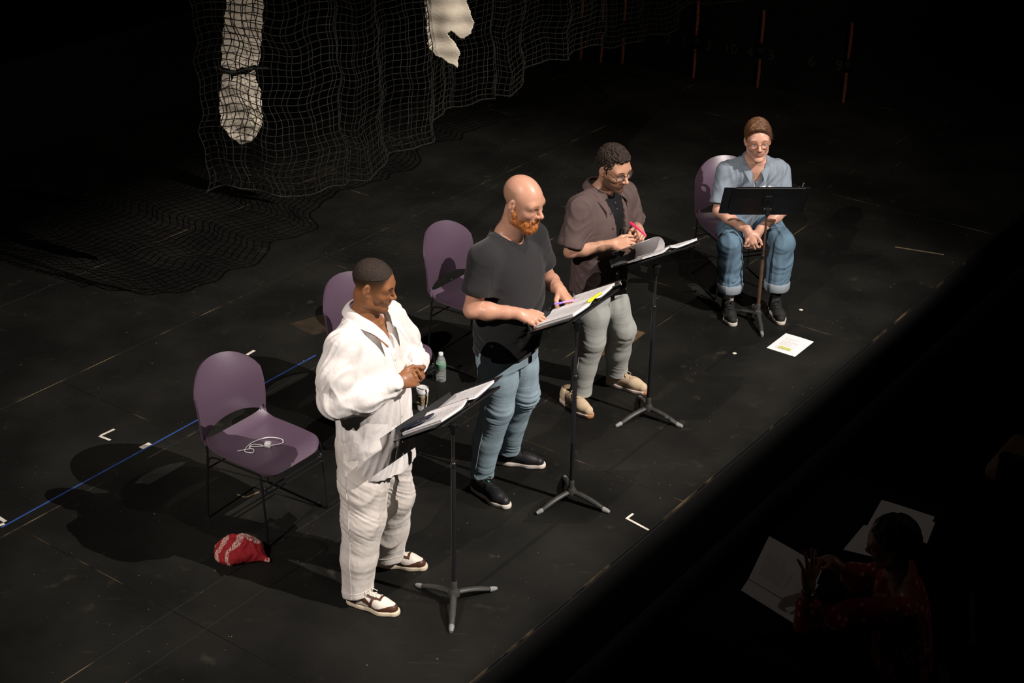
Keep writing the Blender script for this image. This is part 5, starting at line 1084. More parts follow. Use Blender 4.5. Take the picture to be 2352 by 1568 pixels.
# ---- third reader
def person_overshirt():
    g, az = (0.50, -0.72), -40
    root = person_root(g, az, 'standing dark-haired man in glasses and brown overshirt, holding a pink highlighter')
    H = Head((0.0, 0.112, 1.560), -9, 16, 2, 1.04)
    skin, lip = (0.49, 0.265, 0.175), (0.45, 0.19, 0.14)
    F = Field((-0.38, -0.15, 0.95), (0.38, 0.44, 1.75), 0.0028)
    F.loft([(0.96, 0, 0.03, 0.13, 0.09), (1.1, 0, 0.03, 0.135, 0.095), (1.25, 0, 0.04, 0.145, 0.10), (1.33, 0, 0.04, 0.135, 0.085), (1.39, 0, 0.035, 0.08, 0.06)], 0.02)
    F.cone((0, 0.035, 1.36), H.p(0, -0.02, -0.055), 0.058, 0.055, 0.03); F.cone(H.p(0, -0.02, -0.06), H.p(0, -0.015, 0), 0.054, 0.056, 0.02)
    for x in (-1, 1): F.cone((x*0.03, 0.02, 1.41), (x*0.15, 0.03, 1.335), 0.038, 0.046, 0.04)
    build_head(F, H, jaw=0.91, nose=1.06, brow=1.0)
    sh = {1: (0.180, 0.01, 1.325), -1: (-0.185, 0.06, 1.320)}; el = {1: (0.262, 0.010, 1.075), -1: (-0.270, 0.085, 1.085)}; wr = {1: (0.128, 0.215, 1.140), -1: (-0.120, 0.225, 1.165)}
    for s_ in (1, -1): build_arm(F, sh[s_], el[s_], wr[s_], 0.94)
    build_hand(F, wr[1], (-0.50, 0.84, 0.10), (0.72, 0.40, 0.55), 1, [(34, 36, 20), (40, 40, 22), (44, 42, 22), (48, 42, 22)], thumb=((0.75, 0.6, -0.25), (0.95, 0.2, -0.35), (1, -0.05, -0.3)))
    build_hand(F, wr[-1], (0.62, 0.74, 0.16), (-0.45, 0.42, 0.78), -1, [(50, 62, 35), (55, 62, 35), (58, 62, 35), (60, 60, 35)], thumb=((0.65, 0.55, -0.5), (0.85, 0.15, -0.55), (0.9, -0.3, -0.3)))
    def extra(q, c, blend):
        bd = sstep(-0.020, -0.050, q[:, 2])*sstep(-0.01, 0.01, q[:, 1])*(q[:, 2] > -0.135)*(1-sstep(0.026, 0.020, np.abs(q[:, 0]))*(np.abs(q[:, 2]+0.066) < 0.013))
        side = sstep(0.040, 0.056, np.abs(q[:, 0]))*(np.abs(q[:, 0]) < 0.078)+sstep(-0.068, -0.082, q[:, 2])+sstep(0.010, 0.004, np.abs(q[:, 2]+0.050))*(np.abs(q[:, 0]) < 0.030)*(q[:, 1] > 0.07)
        blend(np.clip(bd*side, 0, 1)*0.85, (0.065, 0.037, 0.024))
    surf(F, 'body', M_skin, root, None, lambda P: head_colors(H, P, skin, lip, 0.9, (0.025, 0.016, 0.011), extra))
    M_h = mat('dark_curly_hair', (0.024, 0.015, 0.010), 0.6, 0.35, var=0.4, vscale=90, bump=0.8, bscale=260)
    hair_cap(root, H, [((0, -0.016, 0.044), (0.083, 0.104, 0.094), 0.01), ((0, 0.030, 0.070), (0.055, 0.062, 0.050), 0.02)], [((0, 0.050, 0.050), (0, 0.80, -0.60))], M_h, [(0.0075, (46, 46, 46), 0, None), (0.0042, (95, 95, 95), 3, None)], h=0.0022, subs=[((0.055, 0.085, 0.062), (0.030, 0.04, 0.030), 0.01), ((-0.055, 0.085, 0.062), (0.030, 0.04, 0.030), 0.01)])
    for x in (-1, 1):
        b = MB(); b.tube(spline([H.p(x*0.075, 0.022, 0.035), H.p(x*0.0765, 0.018, 0.010), H.p(x*0.074, 0.020, -0.018)], 8), [0.010, 0.011, 0.010, 0.009, 0.008, 0.007, 0.006, 0.005, 0.003], 8, flat=0.35); b.build('sideburn', M_h, root, True)
    glasses(root, H, (0.050, 0.024, 0.011), 0.0235)
    # black henley under the overshirt
    M_hen = mat('black_henley', (0.011, 0.011, 0.012), 0.9, 0.15, bump=0.2, bscale=90)
    G = Field((-0.22, -0.14, 0.80), (0.22, 0.24, 1.46), 0.0042)
    G.loft([(0.82, 0, 0.04, 0.160, 0.120), (1.0, 0, 0.04, 0.158, 0.118), (1.15, 0, 0.045, 0.160, 0.118), (1.27, 0, 0.045, 0.160, 0.112), (1.34, 0, 0.04, 0.140, 0.095), (1.41, 0, 0.03, 0.080, 0.068)], 0.02)
    G.cone((0, 0.035, 1.42), (0, 0.07, 1.50), 0.066, 0.09, 0.006, 's'); G.cone((0, 0.09, 1.42), (0, 0.16, 1.375), 0.040, 0.012, 0.006, 's')
    hen = surf(G, 'henley', M_hen, root, [(0.004, (10, 10, 8), 1, None), (0.0015, (30, 30, 26), 2, None)]); T = bvh(hen)
    for z in (1.345, 1.31): disc_on(T, (0.0, 0.1, z), (0, 1, 0), 0.0045, mat('grey_button', (0.10, 0.10, 0.10), 0.4, 0.4), 'button', root)
    # overshirt
    M_ov = mat('brown_overshirt', (0.098, 0.068, 0.064), 0.88, 0.15, var=0.1, vscale=12, bump=0.3, bscale=70)
    G = Field((-0.40, -0.19, 0.72), (0.40, 0.30, 1.46), 0.0042)
    G.loft([(0.77, 0, 0.035, 0.200, 0.150), (0.90, 0, 0.035, 0.195, 0.146), (1.05, 0, 0.04, 0.190, 0.142), (1.20, 0, 0.045, 0.190, 0.138), (1.29, 0, 0.04, 0.186, 0.120), (1.36, 0, 0.03, 0.140, 0.095), (1.405, 0, 0.022, 0.095, 0.075)], 0.02)
    for x in (1, -1):
        a_ = V(*sh[x]); b_ = a_+(V(*el[x])-a_)*0.80; G.cone((x*0.06, 0.025, 1.395), (x*0.17, a_[1], 1.325), 0.045, 0.066, 0.04); G.cone(a_, b_, 0.078, 0.082, 0.05); d_ = unit(b_-a_); G.cone(b_, b_+d_*0.05, 0.082, 0.082, 0.01); b2 = b_+d_*0.015
        X, Y, Z = G.ax[0][:, None, None], G.ax[1][None, :, None], G.ax[2][None, None, :]
        dp = (X-b2[0])*d_[0]+(Y-b2[1])*d_[1]+(Z-b2[2])*d_[2]; near = ((X-b2[0])**2+(Y-b2[1])**2+(Z-b2[2])**2) < 0.13**2
        G.F = np.where(near & (x*X > 0.15), np.maximum(G.F, dp.astype(np.float32)), G.F); G.cone(b2-d_*0.03, b2+d_*0.06, 0.064, 0.074, 0.004, 's')
    G.cone((0, 0.03, 1.42), (0, 0.06, 1.50), 0.072, 0.10, 0.008, 's')
    # open front: wedge that widens to the neck
    for z0, z1, w0, w1 in ((0.70, 1.0, 0.030, 0.036), (1.0, 1.25, 0.036, 0.055), (1.25, 1.42, 0.055, 0.085)):
        for t in np.linspace(0, 1, 6): G.box((-0.012, 0.22, z0+(z1-z0)*t), (w0+(w1-w0)*t, 0.115, (z1-z0)/9), None, 0.0, 0.004, 's')
    G.loft([(0.70, 0, 0.035, 0.186, 0.136), (0.84, 0, 0.035, 0.184, 0.134)], 0.004, 's')
    ov = surf(G, 'overshirt', M_ov, root, [(0.0070, (1, 0.6, 0.12), 0.045, 0.8, 1, None), (0.0060, (0.6, 0.5, 0.5), 0.036, 0.7, 6, lambda P: sstep(0.16, 0.21, np.abs(P[:, 0]))+0.2)]); T = bvh(ov)
    collar_part(root, M_ov, [(0.070, 0.115, 1.350), (0.078, 0.075, 1.395), (0.080, 0.03, 1.425), (0.055, -0.035, 1.440), (0, -0.055, 1.442), (-0.055, -0.035, 1.440), (-0.080, 0.03, 1.425), (-0.082, 0.075, 1.395), (-0.085, 0.115, 1.350)], 0.040, 0.038, 0.040, stand=0.012)
    M_bd = mat('brown_button', (0.03, 0.02, 0.018), 0.4, 0.4)
    for z in (1.30, 1.21, 1.12, 1.03, 0.94, 0.86): disc_on(T, (0.055, 0.1, z), (0.2, 1, 0), 0.006, M_bd, 'button', root)
    b = MB(); b.tube(snap(T, [(-0.10-0.05*t, 0.12, 1.235) for t in np.linspace(0, 1, 10)], 0.001, (-0.2, 1, 0)), 0.003, 5); b.build('pocket_edge', M_ov, root, True)
    # pale jeans
    M_je = jeans_mat('pale_grey_denim', (0.40, 0.405, 0.375), 0.12); M_st = mat('pale_stitch', (0.5, 0.5, 0.46), 0.9, 0.1)
    G = Field((-0.34, -0.18, 0.05), (0.34, 0.30, 0.92), 0.0042)
    G.loft([(0.72, 0, 0.04, 0.168, 0.125), (0.80, 0, 0.04, 0.166, 0.125), (0.90, 0, 0.04, 0.155, 0.115)], 0.03)
    for x, kn, an in ((1, (0.118, 0.085, 0.455), (0.150, 0.045, 0.105)), (-1, (-0.150, 0.125, 0.440), (-0.200, 0.060, 0.110))):
        G.chain([(x*0.082, 0.04, 0.77), (x*0.100, 0.07, 0.62), kn, ((kn[0]+an[0])/2, (kn[1]+an[1])/2-0.015, 0.27), an], [0.108, 0.104, 0.084, 0.078, 0.066], 0.025); G.cone(an, (an[0], an[1], 0.08), 0.066, 0.066, 0.01); G.cone((an[0], an[1], 0.13), (an[0], an[1], 0.04), 0.052, 0.06, 0.005, 's')
    G.below(0.080)
    kw = lambda P: 0.12+0.85*np.exp(-((P[:, 2]-0.42)/0.07)**2)+0.7*sstep(0.20, 0.11, P[:, 2])
    je = surf(G, 'jeans', M_je, root, [(0.0042, (0.3, 0.55, 1.0), 0.030, 0.7, 2, kw), (0.0035, (1, 0.4, 0.15), 0.05, 0.6, 5, None)]); T = bvh(je)
    for x in (1, -1): seam(root, T, [(x*0.19, 0.03, 0.80), (x*0.205, 0.06, 0.45), (x*0.23, 0.04, 0.10)], 0.0020, M_st, 'side_seam', (x, 0, 0))
    # beige runners
    M_up = mat('beige_knit', (0.58, 0.44, 0.29), 0.8, 0.2, var=0.08, vscale=40, bump=0.3, bscale=150); M_sl = attr_mat('pink_white_foam', 0.6, 0.3)
    def scol(P): c = np.tile([0.62, 0.50, 0.45], (len(P), 1)); c[P[:, 1] > 0.285] = (0.42, 0.20, 0.10); return c
    for hw, a_, sd in (((0.318, -0.800), -52, 1), ((0.612, -0.566), -31, -1)):
        hl = to_local(g, az, hw); shoe(root, (hl[0], hl[1], 0), a_-az+90, 0.305, M_up, M_sl, None, 'runner', sd, M_lacet, 'sneaker', 'beige running shoe', topz=0.095, sole_h=0.032, midcol=scol)
    W = lambda p: to_world(g, az, p)
    marker('highlighter', W(V(-0.025, 0.290, 1.212)), unit(W(V(-0.050, 0.19, 1.240))-W(V(-0.012, 0.375, 1.188))), 0.150, 0.0065, M_pink, M_pink, 'pink highlighter in the hand of the reader in the brown overshirt', 'highlighter')
    return root
person_overshirt()

# ---- seated man
def person_seated():
    g, az = (1.68, 0.95), -85
    root = person_root(g, az, 'seated man in glasses and grey-blue button shirt, hands clasped between his knees')
    H = Head((0.025, 0.205, 1.205), -6, 3, 3, 1.06)
    skin, lip = (0.58, 0.315, 0.225), (0.52, 0.215, 0.17)
    F = Field((-0.36, -0.15, 0.42), (0.38, 0.54, 1.40), 0.0030)
    F.loft([(0.58, 0.0, 0.0, 0.14, 0.10), (0.75, 0.0, 0.05, 0.15, 0.10), (0.90, 0.01, 0.11, 0.15, 0.10), (0.98, 0.015, 0.14, 0.12, 0.085), (1.03, 0.02, 0.155, 0.07, 0.06)], 0.02)
    F.cone((0.018, 0.15, 0.99), H.p(0, -0.02, -0.055), 0.062, 0.058, 0.03); F.cone(H.p(0, -0.02, -0.06), H.p(0, -0.015, 0), 0.056, 0.058, 0.02)
    for x in (-1, 1): F.cone((0.02+x*0.03, 0.13, 1.04), (0.015+x*0.155, 0.12, 0.965), 0.042, 0.05, 0.04)
    build_head(F, H, jaw=0.95, nose=1.02, cheek=1.0, eyes=0.0118, chin=1.05)
    sh = {1: (0.200, 0.115, 0.945), -1: (-0.170, 0.115, 0.945)}; el = {1: (0.262, 0.215, 0.690), -1: (-0.205, 0.215, 0.690)}; wr = {1: (0.090, 0.415, 0.615), -1: (0.010, 0.410, 0.615)}
    for s_ in (1, -1): build_arm(F, sh[s_], el[s_], wr[s_], 1.0)
    build_hand(F, wr[1], (-0.22, 0.42, -0.88), (0.55, 0.80, 0.2), 1, [(30, 45, 30), (34, 48, 30), (38, 50, 30), (42, 50, 30)], thumb=((0.7, 0.6, -0.1), (0.9, 0.3, -0.3), (1, 0.0, -0.2)))
    build_hand(F, wr[-1], (0.30, 0.30, -0.90), (-0.60, 0.75, 0.1), -1, [(28, 40, 25), (30, 42, 25), (34, 45, 25), (38, 45, 25)], spread=(9, 3, -3, -9), thumb=((0.7, 0.6, -0.2), (0.9, 0.3, -0.2), (1, 0.0, -0.2)))
    surf(F, 'body', M_skin, root, None, lambda P: head_colors(H, P, skin, lip, 0.7, (0.10, 0.055, 0.03), None, None, True))
    M_h = mat('chestnut_hair', (0.110, 0.048, 0.020), 0.45, 0.45, var=0.35, vscale=60, bump=0.8, bscale=14, bstretch=(2, 22, 3))
    flow = lambda H, p, n, t, rs: n*(0.15-0.35*t)+H.R @ V(-0.50, 0.05, 0.20-0.9*t)+0.15*rs.randn(3) if H.loc(p[None])[0][1] > 0.0 else n*0.15+H.R @ V(-0.15*np.sign(H.loc(p[None])[0][0]), -0.4, -0.8)+0.18*rs.randn(3)
    hair_cap(root, H, [((0.0, -0.018, 0.042), (0.0855, 0.107, 0.100), 0.01), ((0.008, 0.040, 0.080), (0.060, 0.060, 0.045), 0.03)], [((0, 0.055, 0.052), (0, 0.86, -0.51))], M_h, [(0.0060, (9, 42, 12), 0, None), (0.0035, (16, 110, 20), 3, None)], h=0.0023,
             strands=dict(n=900, where=lambda q: q[:, 2] > -0.04, dir=flow, len=0.026, r=0.0009, seg=4, seed=5))
    glasses(root, H, (0.30, 0.085, 0.025), 0.0205)
    M_sh = mat('grey_blue_linen', (0.205, 0.245, 0.290), 0.88, 0.15, var=0.08, vscale=14, bump=0.3, bscale=80)
    G = Field((-0.36, -0.19, 0.44), (0.40, 0.38, 1.10), 0.0042)
    G.loft([(0.50, 0.0, 0.005, 0.190, 0.165), (0.60, 0.0, 0.02, 0.192, 0.165), (0.74, 0.0, 0.055, 0.190, 0.150), (0.86, 0.01, 0.10, 0.190, 0.140), (0.94, 0.012, 0.125, 0.175, 0.120), (1.0, 0.016, 0.140, 0.120, 0.095), (1.035, 0.018, 0.145, 0.085, 0.075)], 0.02)
    for x in (1, -1):
        a_ = V(*sh[x]); b_ = a_+(V(*el[x])-a_)*0.78; G.cone((0.018+x*0.06, 0.135, 1.025), (a_[0]*0.92, 0.118, 0.938), 0.046, 0.064, 0.04); G.cone(a_, b_, 0.070, 0.076, 0.05); d_ = unit(b_-a_); G.cone(b_, b_+d_*0.05, 0.076, 0.077, 0.01); b2 = b_+d_*0.015
        X, Y, Z = G.ax[0][:, None, None], G.ax[1][None, :, None], G.ax[2][None, None, :]
        dp = (X-b2[0])*d_[0]+(Y-b2[1])*d_[1]+(Z-b2[2])*d_[2]; near = ((X-b2[0])**2+(Y-b2[1])**2+(Z-b2[2])**2) < 0.12**2
        G.F = np.where(near & (x*(X-0.02) > 0.13), np.maximum(G.F, dp.astype(np.float32)), G.F); G.cone(b2-d_*0.03, b2+d_*0.06, 0.062, 0.072, 0.004, 's')
    G.cone((0.018, 0.15, 1.055), (0.02, 0.20, 1.12), 0.072, 0.10, 0.008, 's'); G.chain([(0.018, 0.165, 1.06), (0.018, 0.200, 1.0), (0.012, 0.246, 0.885)], [0.076, 0.054, 0.018], 0.006, 's')
    shirt = surf(G, 'shirt', M_sh, root, [(0.0070, (1, 0.5, 0.12), 0.042, 0.8, 1, None), (0.0045, (0.6, 0.3, 0.7), 0.040, 0.7, 6, None)]); T = bvh(shirt)
    collar_part(root, M_sh, [(0.052, 0.235, 0.965), (0.080, 0.195, 1.010), (0.092, 0.14, 1.045), (0.065, 0.075, 1.062), (0.018, 0.055, 1.064), (-0.030, 0.075, 1.062), (-0.058, 0.14, 1.045), (-0.044, 0.195, 1.010), (-0.016, 0.235, 0.965)], 0.036, 0.034, 0.040, stand=0.012)
    for z in (0.885, 0.82, 0.75): disc_on(T, (0.012, 0.15, z), (0, 1, 0.2), 0.0055, M_btn, 'button', root)
    b = MB(); b.tube(snap(T, [(-0.055-0.08*t, 0.2, 0.865) for t in np.linspace(0, 1, 10)], 0.001, (0, 1, 0)), 0.0025, 5); b.build('pocket_edge', M_sh, root, True)
    # jeans with turned up cuffs
    M_je = jeans_mat('blue_denim', (0.105, 0.172, 0.232)); M_cf = jeans_mat('denim_inside', (0.24, 0.27, 0.30), 0.1)
    G = Field((-0.32, -0.20, 0.14), (0.36, 0.58, 0.68), 0.0044)
    G.ell((0, -0.03, 0.545), (0.185, 0.15, 0.105), None, 0.03)
    for x, kn, an in ((1, (0.215, 0.425, 0.520), (0.190, 0.435, 0.235)), (-1, (-0.165, 0.425, 0.520), (-0.148, 0.425, 0.235))):
        G.chain([(x*0.09, 0.0, 0.545), (kn[0]*0.7, 0.2, 0.540), kn], [0.098, 0.095, 0.080], 0.03); G.chain([kn, ((kn[0]+an[0])/2, kn[1]+0.0, 0.38), an], [0.082, 0.084, 0.082], 0.02)
        G.cone((an[0], an[1], 0.26), (an[0], an[1], 0.10), 0.066, 0.07, 0.005, 's')
    G.below(0.205)
    je = surf(G, 'jeans', M_je, root, [(0.0055, (0.3, 0.7, 0.9), 0.045, 0.8, 2, None), (0.0060, (1, 0.2, 0.1), 0.05, 0.7, 5, None)])
    for x, an in ((1, (0.190, 0.435)), (-1, (-0.148, 0.425))):
        b = MB(); b.lathe([(0.070, 0.178), (0.086, 0.175), (0.092, 0.193), (0.0925, 0.230), (0.088, 0.237), (0.076, 0.237), (0.072, 0.21), (0.070, 0.178)], (an[0], an[1], 0), 28); b.build('jeans_cuff', M_cf, root, True)
        b = MB(); b.lathe([(0.036, 0.06), (0.037, 0.12), (0.042, 0.22)], (an[0], an[1]-0.002, 0), 20); b.build('sock', mat('light_sock', (0.42, 0.38, 0.37), 0.9, 0.1) if x > 0 else mat('dark_sock', (0.02, 0.02, 0.022), 0.9, 0.1), root, True)
    M_up = mat('black_mesh_shoe', (0.016, 0.016, 0.015), 0.7, 0.3, bump=0.3, bscale=200); M_sl = mat('white_black_foam', (0.55, 0.50, 0.44), 0.6, 0.3)
    for hw, a_, sd in (((1.520, 0.560), -86, 1), ((1.857, 0.592), -86, -1)):
        hl = to_local(g, az, hw); shoe(root, (hl[0], hl[1], 0), a_-az+90, 0.295, M_up, M_sl, None, 'flat', sd, M_laceb, 'sneaker', 'black mesh sneaker with white sole', topz=0.09)
    return root
person_seated()
# ------------------------------------------------------------------ red bandana on the floor
def bandana():
    F = Field((-0.20, -0.14, -0.01), (0.24, 0.16, 0.16), 0.0032)
    F.ell((-0.01, 0.02, 0.045), (0.128, 0.090, 0.075), None, 0.02); F.ell((-0.05, -0.03, 0.03), (0.085, 0.060, 0.040), None, 0.03); F.cone((0.07, 0.0, 0.022), (0.155, -0.035, 0.010), 0.045, 0.010, 0.03); F.below(0.001)
    F.cone((-0.12, -0.06, 0.10), (0.12, -0.05, 0.085), 0.012, 0.008, 0.02, 's')
    m = bpy.data.materials.new('red_bandana_cotton'); m.use_nodes = True; N = m.node_tree.nodes; L = m.node_tree.links; p = N['Principled BSDF']; p.inputs['Roughness'].default_value = 0.85
    tc = N.new('ShaderNodeTexCoord'); mp = N.new('ShaderNodeMapping'); mp.inputs['Rotation'].default_value = (0.4, 0.3, 0.5); L.new(tc.outputs['Object'], mp.inputs['Vector'])
    vo = N.new('ShaderNodeTexVoronoi'); vo.feature = 'DISTANCE_TO_EDGE'; vo.inputs['Scale'].default_value = 105; L.new(mp.outputs['Vector'], vo.inputs['Vector'])
    r1 = N.new('ShaderNodeMath'); r1.operation = 'GREATER_THAN'; r1.inputs[1].default_value = 0.10; L.new(vo.outputs['Distance'], r1.inputs[0])
    wv = N.new('ShaderNodeTexWave'); wv.inputs['Scale'].default_value = 3.6; wv.inputs['Distortion'].default_value = 14.0; wv.inputs['Detail'].default_value = 2.0; L.new(mp.outputs['Vector'], wv.inputs['Vector'])
    r2 = N.new('ShaderNodeMath'); r2.operation = 'GREATER_THAN'; r2.inputs[1].default_value = 0.60; L.new(wv.outputs['Fac'], r2.inputs[0])
    mu = N.new('ShaderNodeMath'); mu.operation = 'MULTIPLY'; L.new(r1.outputs[0], mu.inputs[0]); L.new(r2.outputs[0], mu.inputs[1])
    mx = N.new('ShaderNodeMix'); mx.data_type = 'RGBA'; mx.inputs['A'].default_value = (0.30, 0.006, 0.012, 1); mx.inputs['B'].default_value = (0.62, 0.50, 0.42, 1); L.new(mu.outputs[0], mx.inputs['Factor']); L.new(mx.outputs['Result'], p.inputs['Base Color'])
    o = surf(F, 'bandana', m, None, [(0.006, (16, 16, 14), 1, None), (0.003, (35, 35, 30), 4, None)]); o.location = (-1.42, -2.575, 0.0)
    P = np.array([v.co for v in o.data.vertices]); o.location.z = max(0, -P[:, 2].min())
    tag(o, 'crumpled red bandana with white print lying on the floor by the leftmost chair', 'bandana')
bandana()

# ------------------------------------------------------------------ the dim table in front of the stage
M_tb = mat('black_table_top', (0.006, 0.006, 0.006), 0.8, 0.1)
tbp = AB(-1.40, 2.98); tb = empty('production_table', (tbp[0], tbp[1], HOUSE_Z), (STAGE_AZ)*D2R); tag(tb, 'black table in the dark in front of the stage', 'table')
b = MB(); b.box((0, 0, 0.722), (1.75, 0.66, 0.03), ch=0.004); b.build('table_top', M_tb, tb)
for sx in (-1, 1):
    for sy in (-1, 1): b = MB(); b.tube([(sx*0.80, sy*0.28, 0.0), (sx*0.80, sy*0.28, 0.71)], 0.016, 8); b.build('leg', M_steel, tb, True)
TZ = HOUSE_Z+0.737
def page_quad(p, u, v, z, label, rows=0, lines_dir=None, name='script_page'):
    b = MB(); p = V(*p, z); u = V(*u, 0); v = V(*v, 0)
    b.sheet(lambda a, c: p+u*a+v*c+V(0, 0, 0.003*math.sin(3*a+1)*math.sin(2*c)+0.002), 6, 6, 0.0012); o = b.build(name, M_paper, None, True); tag(o, label, 'page', 'script pages on the dark table')
    if rows:
        L_ = np.linalg.norm(u); W_ = np.linalg.norm(v); uu, vv = u/L_, v/W_
        print_lines(o, lambda x, y: p+uu*(0.04+(0.12-y)*1.0)+vv*(x)+V(0, 0, 0.0078), rows, W_*0.62, W_*0.16, 0.115, (L_-0.09)/rows, h=0.002)
    return o
page_quad((1.141, -3.125), (0.222, -0.262), (0.17, 0.32), TZ+0.001, 'white script page under another at the near left of the dark table')
page_quad((1.190, -3.035), (0.235, -0.262), (0.155, 0.372), TZ+0.006, 'printed script page under the raised hand on the dark table', 20)
page_quad((1.870, -2.560), (0.250, -0.150), (0.135, 0.262), TZ+0.003, 'pale page on the dark table beyond the watching person\'s head')
page_quad((2.070, -2.640), (0.085, -0.060), (0.090, 0.200), TZ+0.001, 'pale page corner sticking out right of the watching person\'s head')
page_quad((1.708, -2.775), (0.230, -0.100), (0.150, 0.225), TZ+0.008, 'pale page on the dark table before the watching person\'s face')

def person_watching():
    g, az = (1.87, -3.43), 165
    root = person_root(g, az, 'dark-haired person in glasses and red patterned sleeves seated in the dark, hand raised'); root.location.z = HOUSE_Z
    H = Head((-0.03, 0.12, 1.245), 0, 20, 0, 1.0)
    skin, lip = (0.30, 0.135, 0.085), (0.32, 0.12, 0.10)
    F = Field((-0.34, -0.20, 0.60), (0.36, 0.60, 1.42), 0.0036)
    F.loft([(0.62, 0, -0.02, 0.13, 0.09), (0.80, 0, 0.0, 0.14, 0.095), (0.96, -0.01, 0.04, 0.14, 0.095), (1.03, -0.02, 0.06, 0.11, 0.08), (1.08, -0.025, 0.07, 0.065, 0.055)], 0.02)
    F.cone((-0.02, 0.065, 1.04), H.p(0, -0.02, -0.055), 0.055, 0.052, 0.03)
    for x in (-1, 1): F.cone((-0.025+x*0.03, 0.05, 1.08), (-0.015+x*0.145, 0.05, 1.01), 0.036, 0.045, 0.04)
    build_head(F, H)
    build_arm(F, (-0.175, 0.05, 0.99), (-0.150, 0.445, 0.795), (-0.125, 0.455, 0.985), 0.9); build_arm(F, (0.145, 0.05, 0.99), (0.190, 0.230, 0.845), (0.205, 0.385, 0.930), 0.9)
    build_hand(F, (-0.125, 0.455, 0.985), (0.22, 0.06, 0.97), (-0.62, -0.70, 0.15), -1, [(6, 12, 8), (4, 8, 6), (6, 10, 8), (14, 14, 10)], spread=(14, 4, -6, -18), thumb=((0.5, 0.8, -0.2), (0.75, 0.6, -0.15), (0.9, 0.35, -0.1)))
    build_hand(F, (0.205, 0.385, 0.930), (-0.55, 0.75, 0.25), (0.5, 0.3, 0.8), 1, [(35, 40, 25)]*4)
    surf(F, 'body', M_skin, root, None, lambda P: head_colors(H, P, skin, lip, 0.8))
    M_h = mat('black_hair', (0.006, 0.005, 0.005), 0.6, 0.3, var=0.3, vscale=60)
    hair_cap(root, H, [((0, -0.030, 0.035), (0.092, 0.112, 0.102), 0.01), ((0, -0.080, -0.02), (0.070, 0.060, 0.075), 0.03)], [((0, 0.050, 0.060), (0, 0.80, -0.60))], M_h, [(0.007, (25, 25, 14), 0, None)])
    glasses(root, H, (0.015, 0.012, 0.012), 0.021)
    m = bpy.data.materials.new('red_floral_cloth'); m.use_nodes = True; N = m.node_tree.nodes; L = m.node_tree.links; p = N['Principled BSDF']; p.inputs['Roughness'].default_value = 0.9
    tc = N.new('ShaderNodeTexCoord'); vo = N.new('ShaderNodeTexVoronoi'); vo.inputs['Scale'].default_value = 24; L.new(tc.outputs['Object'], vo.inputs['Vector'])
    lt = N.new('ShaderNodeMath'); lt.operation = 'LESS_THAN'; lt.inputs[1].default_value = 0.26; L.new(vo.outputs['Distance'], lt.inputs[0])
    mx = N.new('ShaderNodeMix'); mx.data_type = 'RGBA'; mx.inputs['A'].default_value = (0.24, 0.012, 0.014, 1); mx.inputs['B'].default_value = (0.55, 0.28, 0.26, 1); L.new(lt.outputs[0], mx.inputs['Factor']); L.new(mx.outputs['Result'], p.inputs['Base Color'])
    G = Field((-0.34, -0.22, 0.50), (0.34, 0.52, 1.14), 0.005)
    G.loft([(0.52, 0, -0.02, 0.19, 0.15), (0.70, 0, 0.0, 0.185, 0.14), (0.90, -0.005, 0.03, 0.185, 0.13), (1.0, -0.015, 0.05, 0.16, 0.11), (1.075, -0.022, 0.06, 0.08, 0.07)], 0.02)
    G.chain([(-0.175, 0.05, 0.98), (-0.17, 0.25, 0.895), (-0.150, 0.43, 0.805), (-0.135, 0.445, 0.885)], [0.075, 0.072, 0.066, 0.060], 0.04); G.chain([(0.150, 0.05, 0.98), (0.190, 0.22, 0.860), (0.195, 0.27, 0.875)], [0.072, 0.066, 0.06], 0.04)
    G.cone((-0.02, 0.065, 1.09), (-0.02, 0.10, 1.18), 0.062, 0.09, 0.006, 's')
    surf(G, 'blouse', m, root, [(0.007, (13, 13, 6), 1, None)])
    G = Field((-0.30, -0.25, -0.01), (0.30, 0.60, 0.66), 0.007); G.ell((0, -0.03, 0.53), (0.19, 0.16, 0.11), None, 0.03)
    for x in (-1, 1): G.chain([(x*0.09, 0.0, 0.52), (x*0.12, 0.40, 0.50), (x*0.12, 0.40, 0.06)], [0.095, 0.075, 0.055], 0.03); G.cone((x*0.12, 0.38, 0.035), (x*0.125, 0.52, 0.03), 0.045, 0.034, 0.02)
    G.below(0.0); surf(G, 'trousers', mat('dark_trousers', (0.006, 0.006, 0.007), 0.9, 0.1), root)
    b = MB(); ring = [V(-0.1275, 0.452, 0.962)+0.031*(V(1, 0, 0)*math.cos(t)+V(0, 1, 0)*math.sin(t)) for t in np.linspace(0, 2*math.pi, 24)[:-1]]; b.tube(ring, 0.006, 6, closed=True); wb = b.build('wristwatch', M_black, root, True)
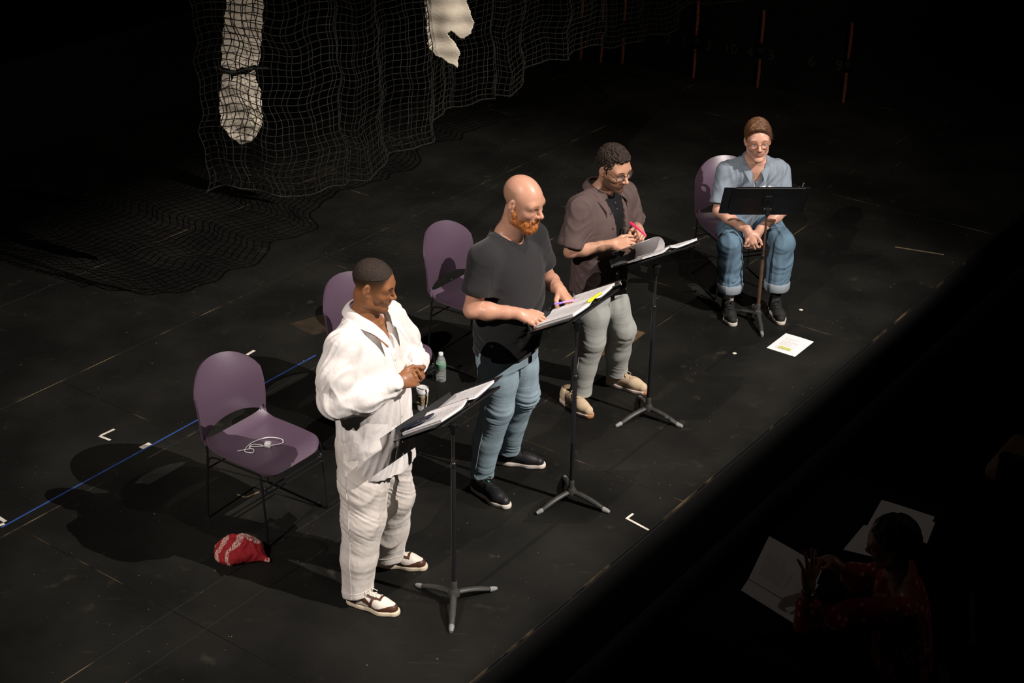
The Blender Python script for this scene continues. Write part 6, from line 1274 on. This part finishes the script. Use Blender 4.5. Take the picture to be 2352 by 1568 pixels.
    b = MB(); s_, t_, d_ = basis(V(-0.62, -0.70, 0.1)); b.lathe([(0.015, 0), (0.015, 0.008), (0.013, 0.009)], V(-0.1275, 0.452, 0.962)+d_*0.032, 16, np.stack([s_, t_, d_], 1)); b.build('watch_face', M_ring, wb, True)
    return root
person_watching()
def house_seat(x, y, az, label, m):
    e = empty('house_seat', (x, y, HOUSE_Z), (az-90)*D2R); tag(e, label, 'seat')
    b = MB()
    def bk(u, v):
        xx = (u-0.5)*2; half = 0.25-0.05*max(0, v-0.75)**2*16*0.35; top = 0.94-0.10*abs(xx)**3; z = 0.46+(top-0.46)*v; return V(xx*half, -0.22-0.10*v+0.05*xx*xx, z)
    b.sheet(bk, 18, 14, 0.07); b.build('backrest', m, e, True, 60)
    F = Field((-0.30, -0.30, 0.34), (0.30, 0.32, 0.52), 0.010); F.box((0, 0, 0.43), (0.25, 0.24, 0.055), None, 0.045); surf(F, 'seat', m, e)
    for sx in (-1, 1): b = MB(); b.box((sx*0.28, -0.05, 0.31), (0.05, 0.40, 0.62), ch=0.01); b.build('armrest', M_black, e)
    return e
house_seat(3.16, -1.42, 144, 'tan upholstered house seat in the dark at the right edge', mat('tan_upholstery', (0.33, 0.20, 0.11), 0.9, 0.1, var=0.1, vscale=20))
b = MB(); ch = empty('folding_chair', (1.90, -3.43, HOUSE_Z), (165-90)*D2R); tag(ch, 'dark chair under the watching person', 'chair')
b.box((0, -0.02, 0.405), (0.44, 0.42, 0.02), ch=0.005); b.build('seat', M_black, ch)
b = MB(); b.box((0, -0.27, 0.78), (0.42, 0.02, 0.20), ch=0.005); b.build('backrest', M_black, ch)
for sx in (-1, 1):
    b = MB(); b.tube([(sx*0.21, -0.27, 0.86), (sx*0.21, -0.23, 0.40), (sx*0.21, -0.25, 0.0)], 0.011, 8); b.build('rear_leg', M_steel, ch, True)
    b = MB(); b.tube([(sx*0.21, 0.16, 0.40), (sx*0.21, 0.19, 0.0)], 0.011, 8); b.build('front_leg', M_steel, ch, True)
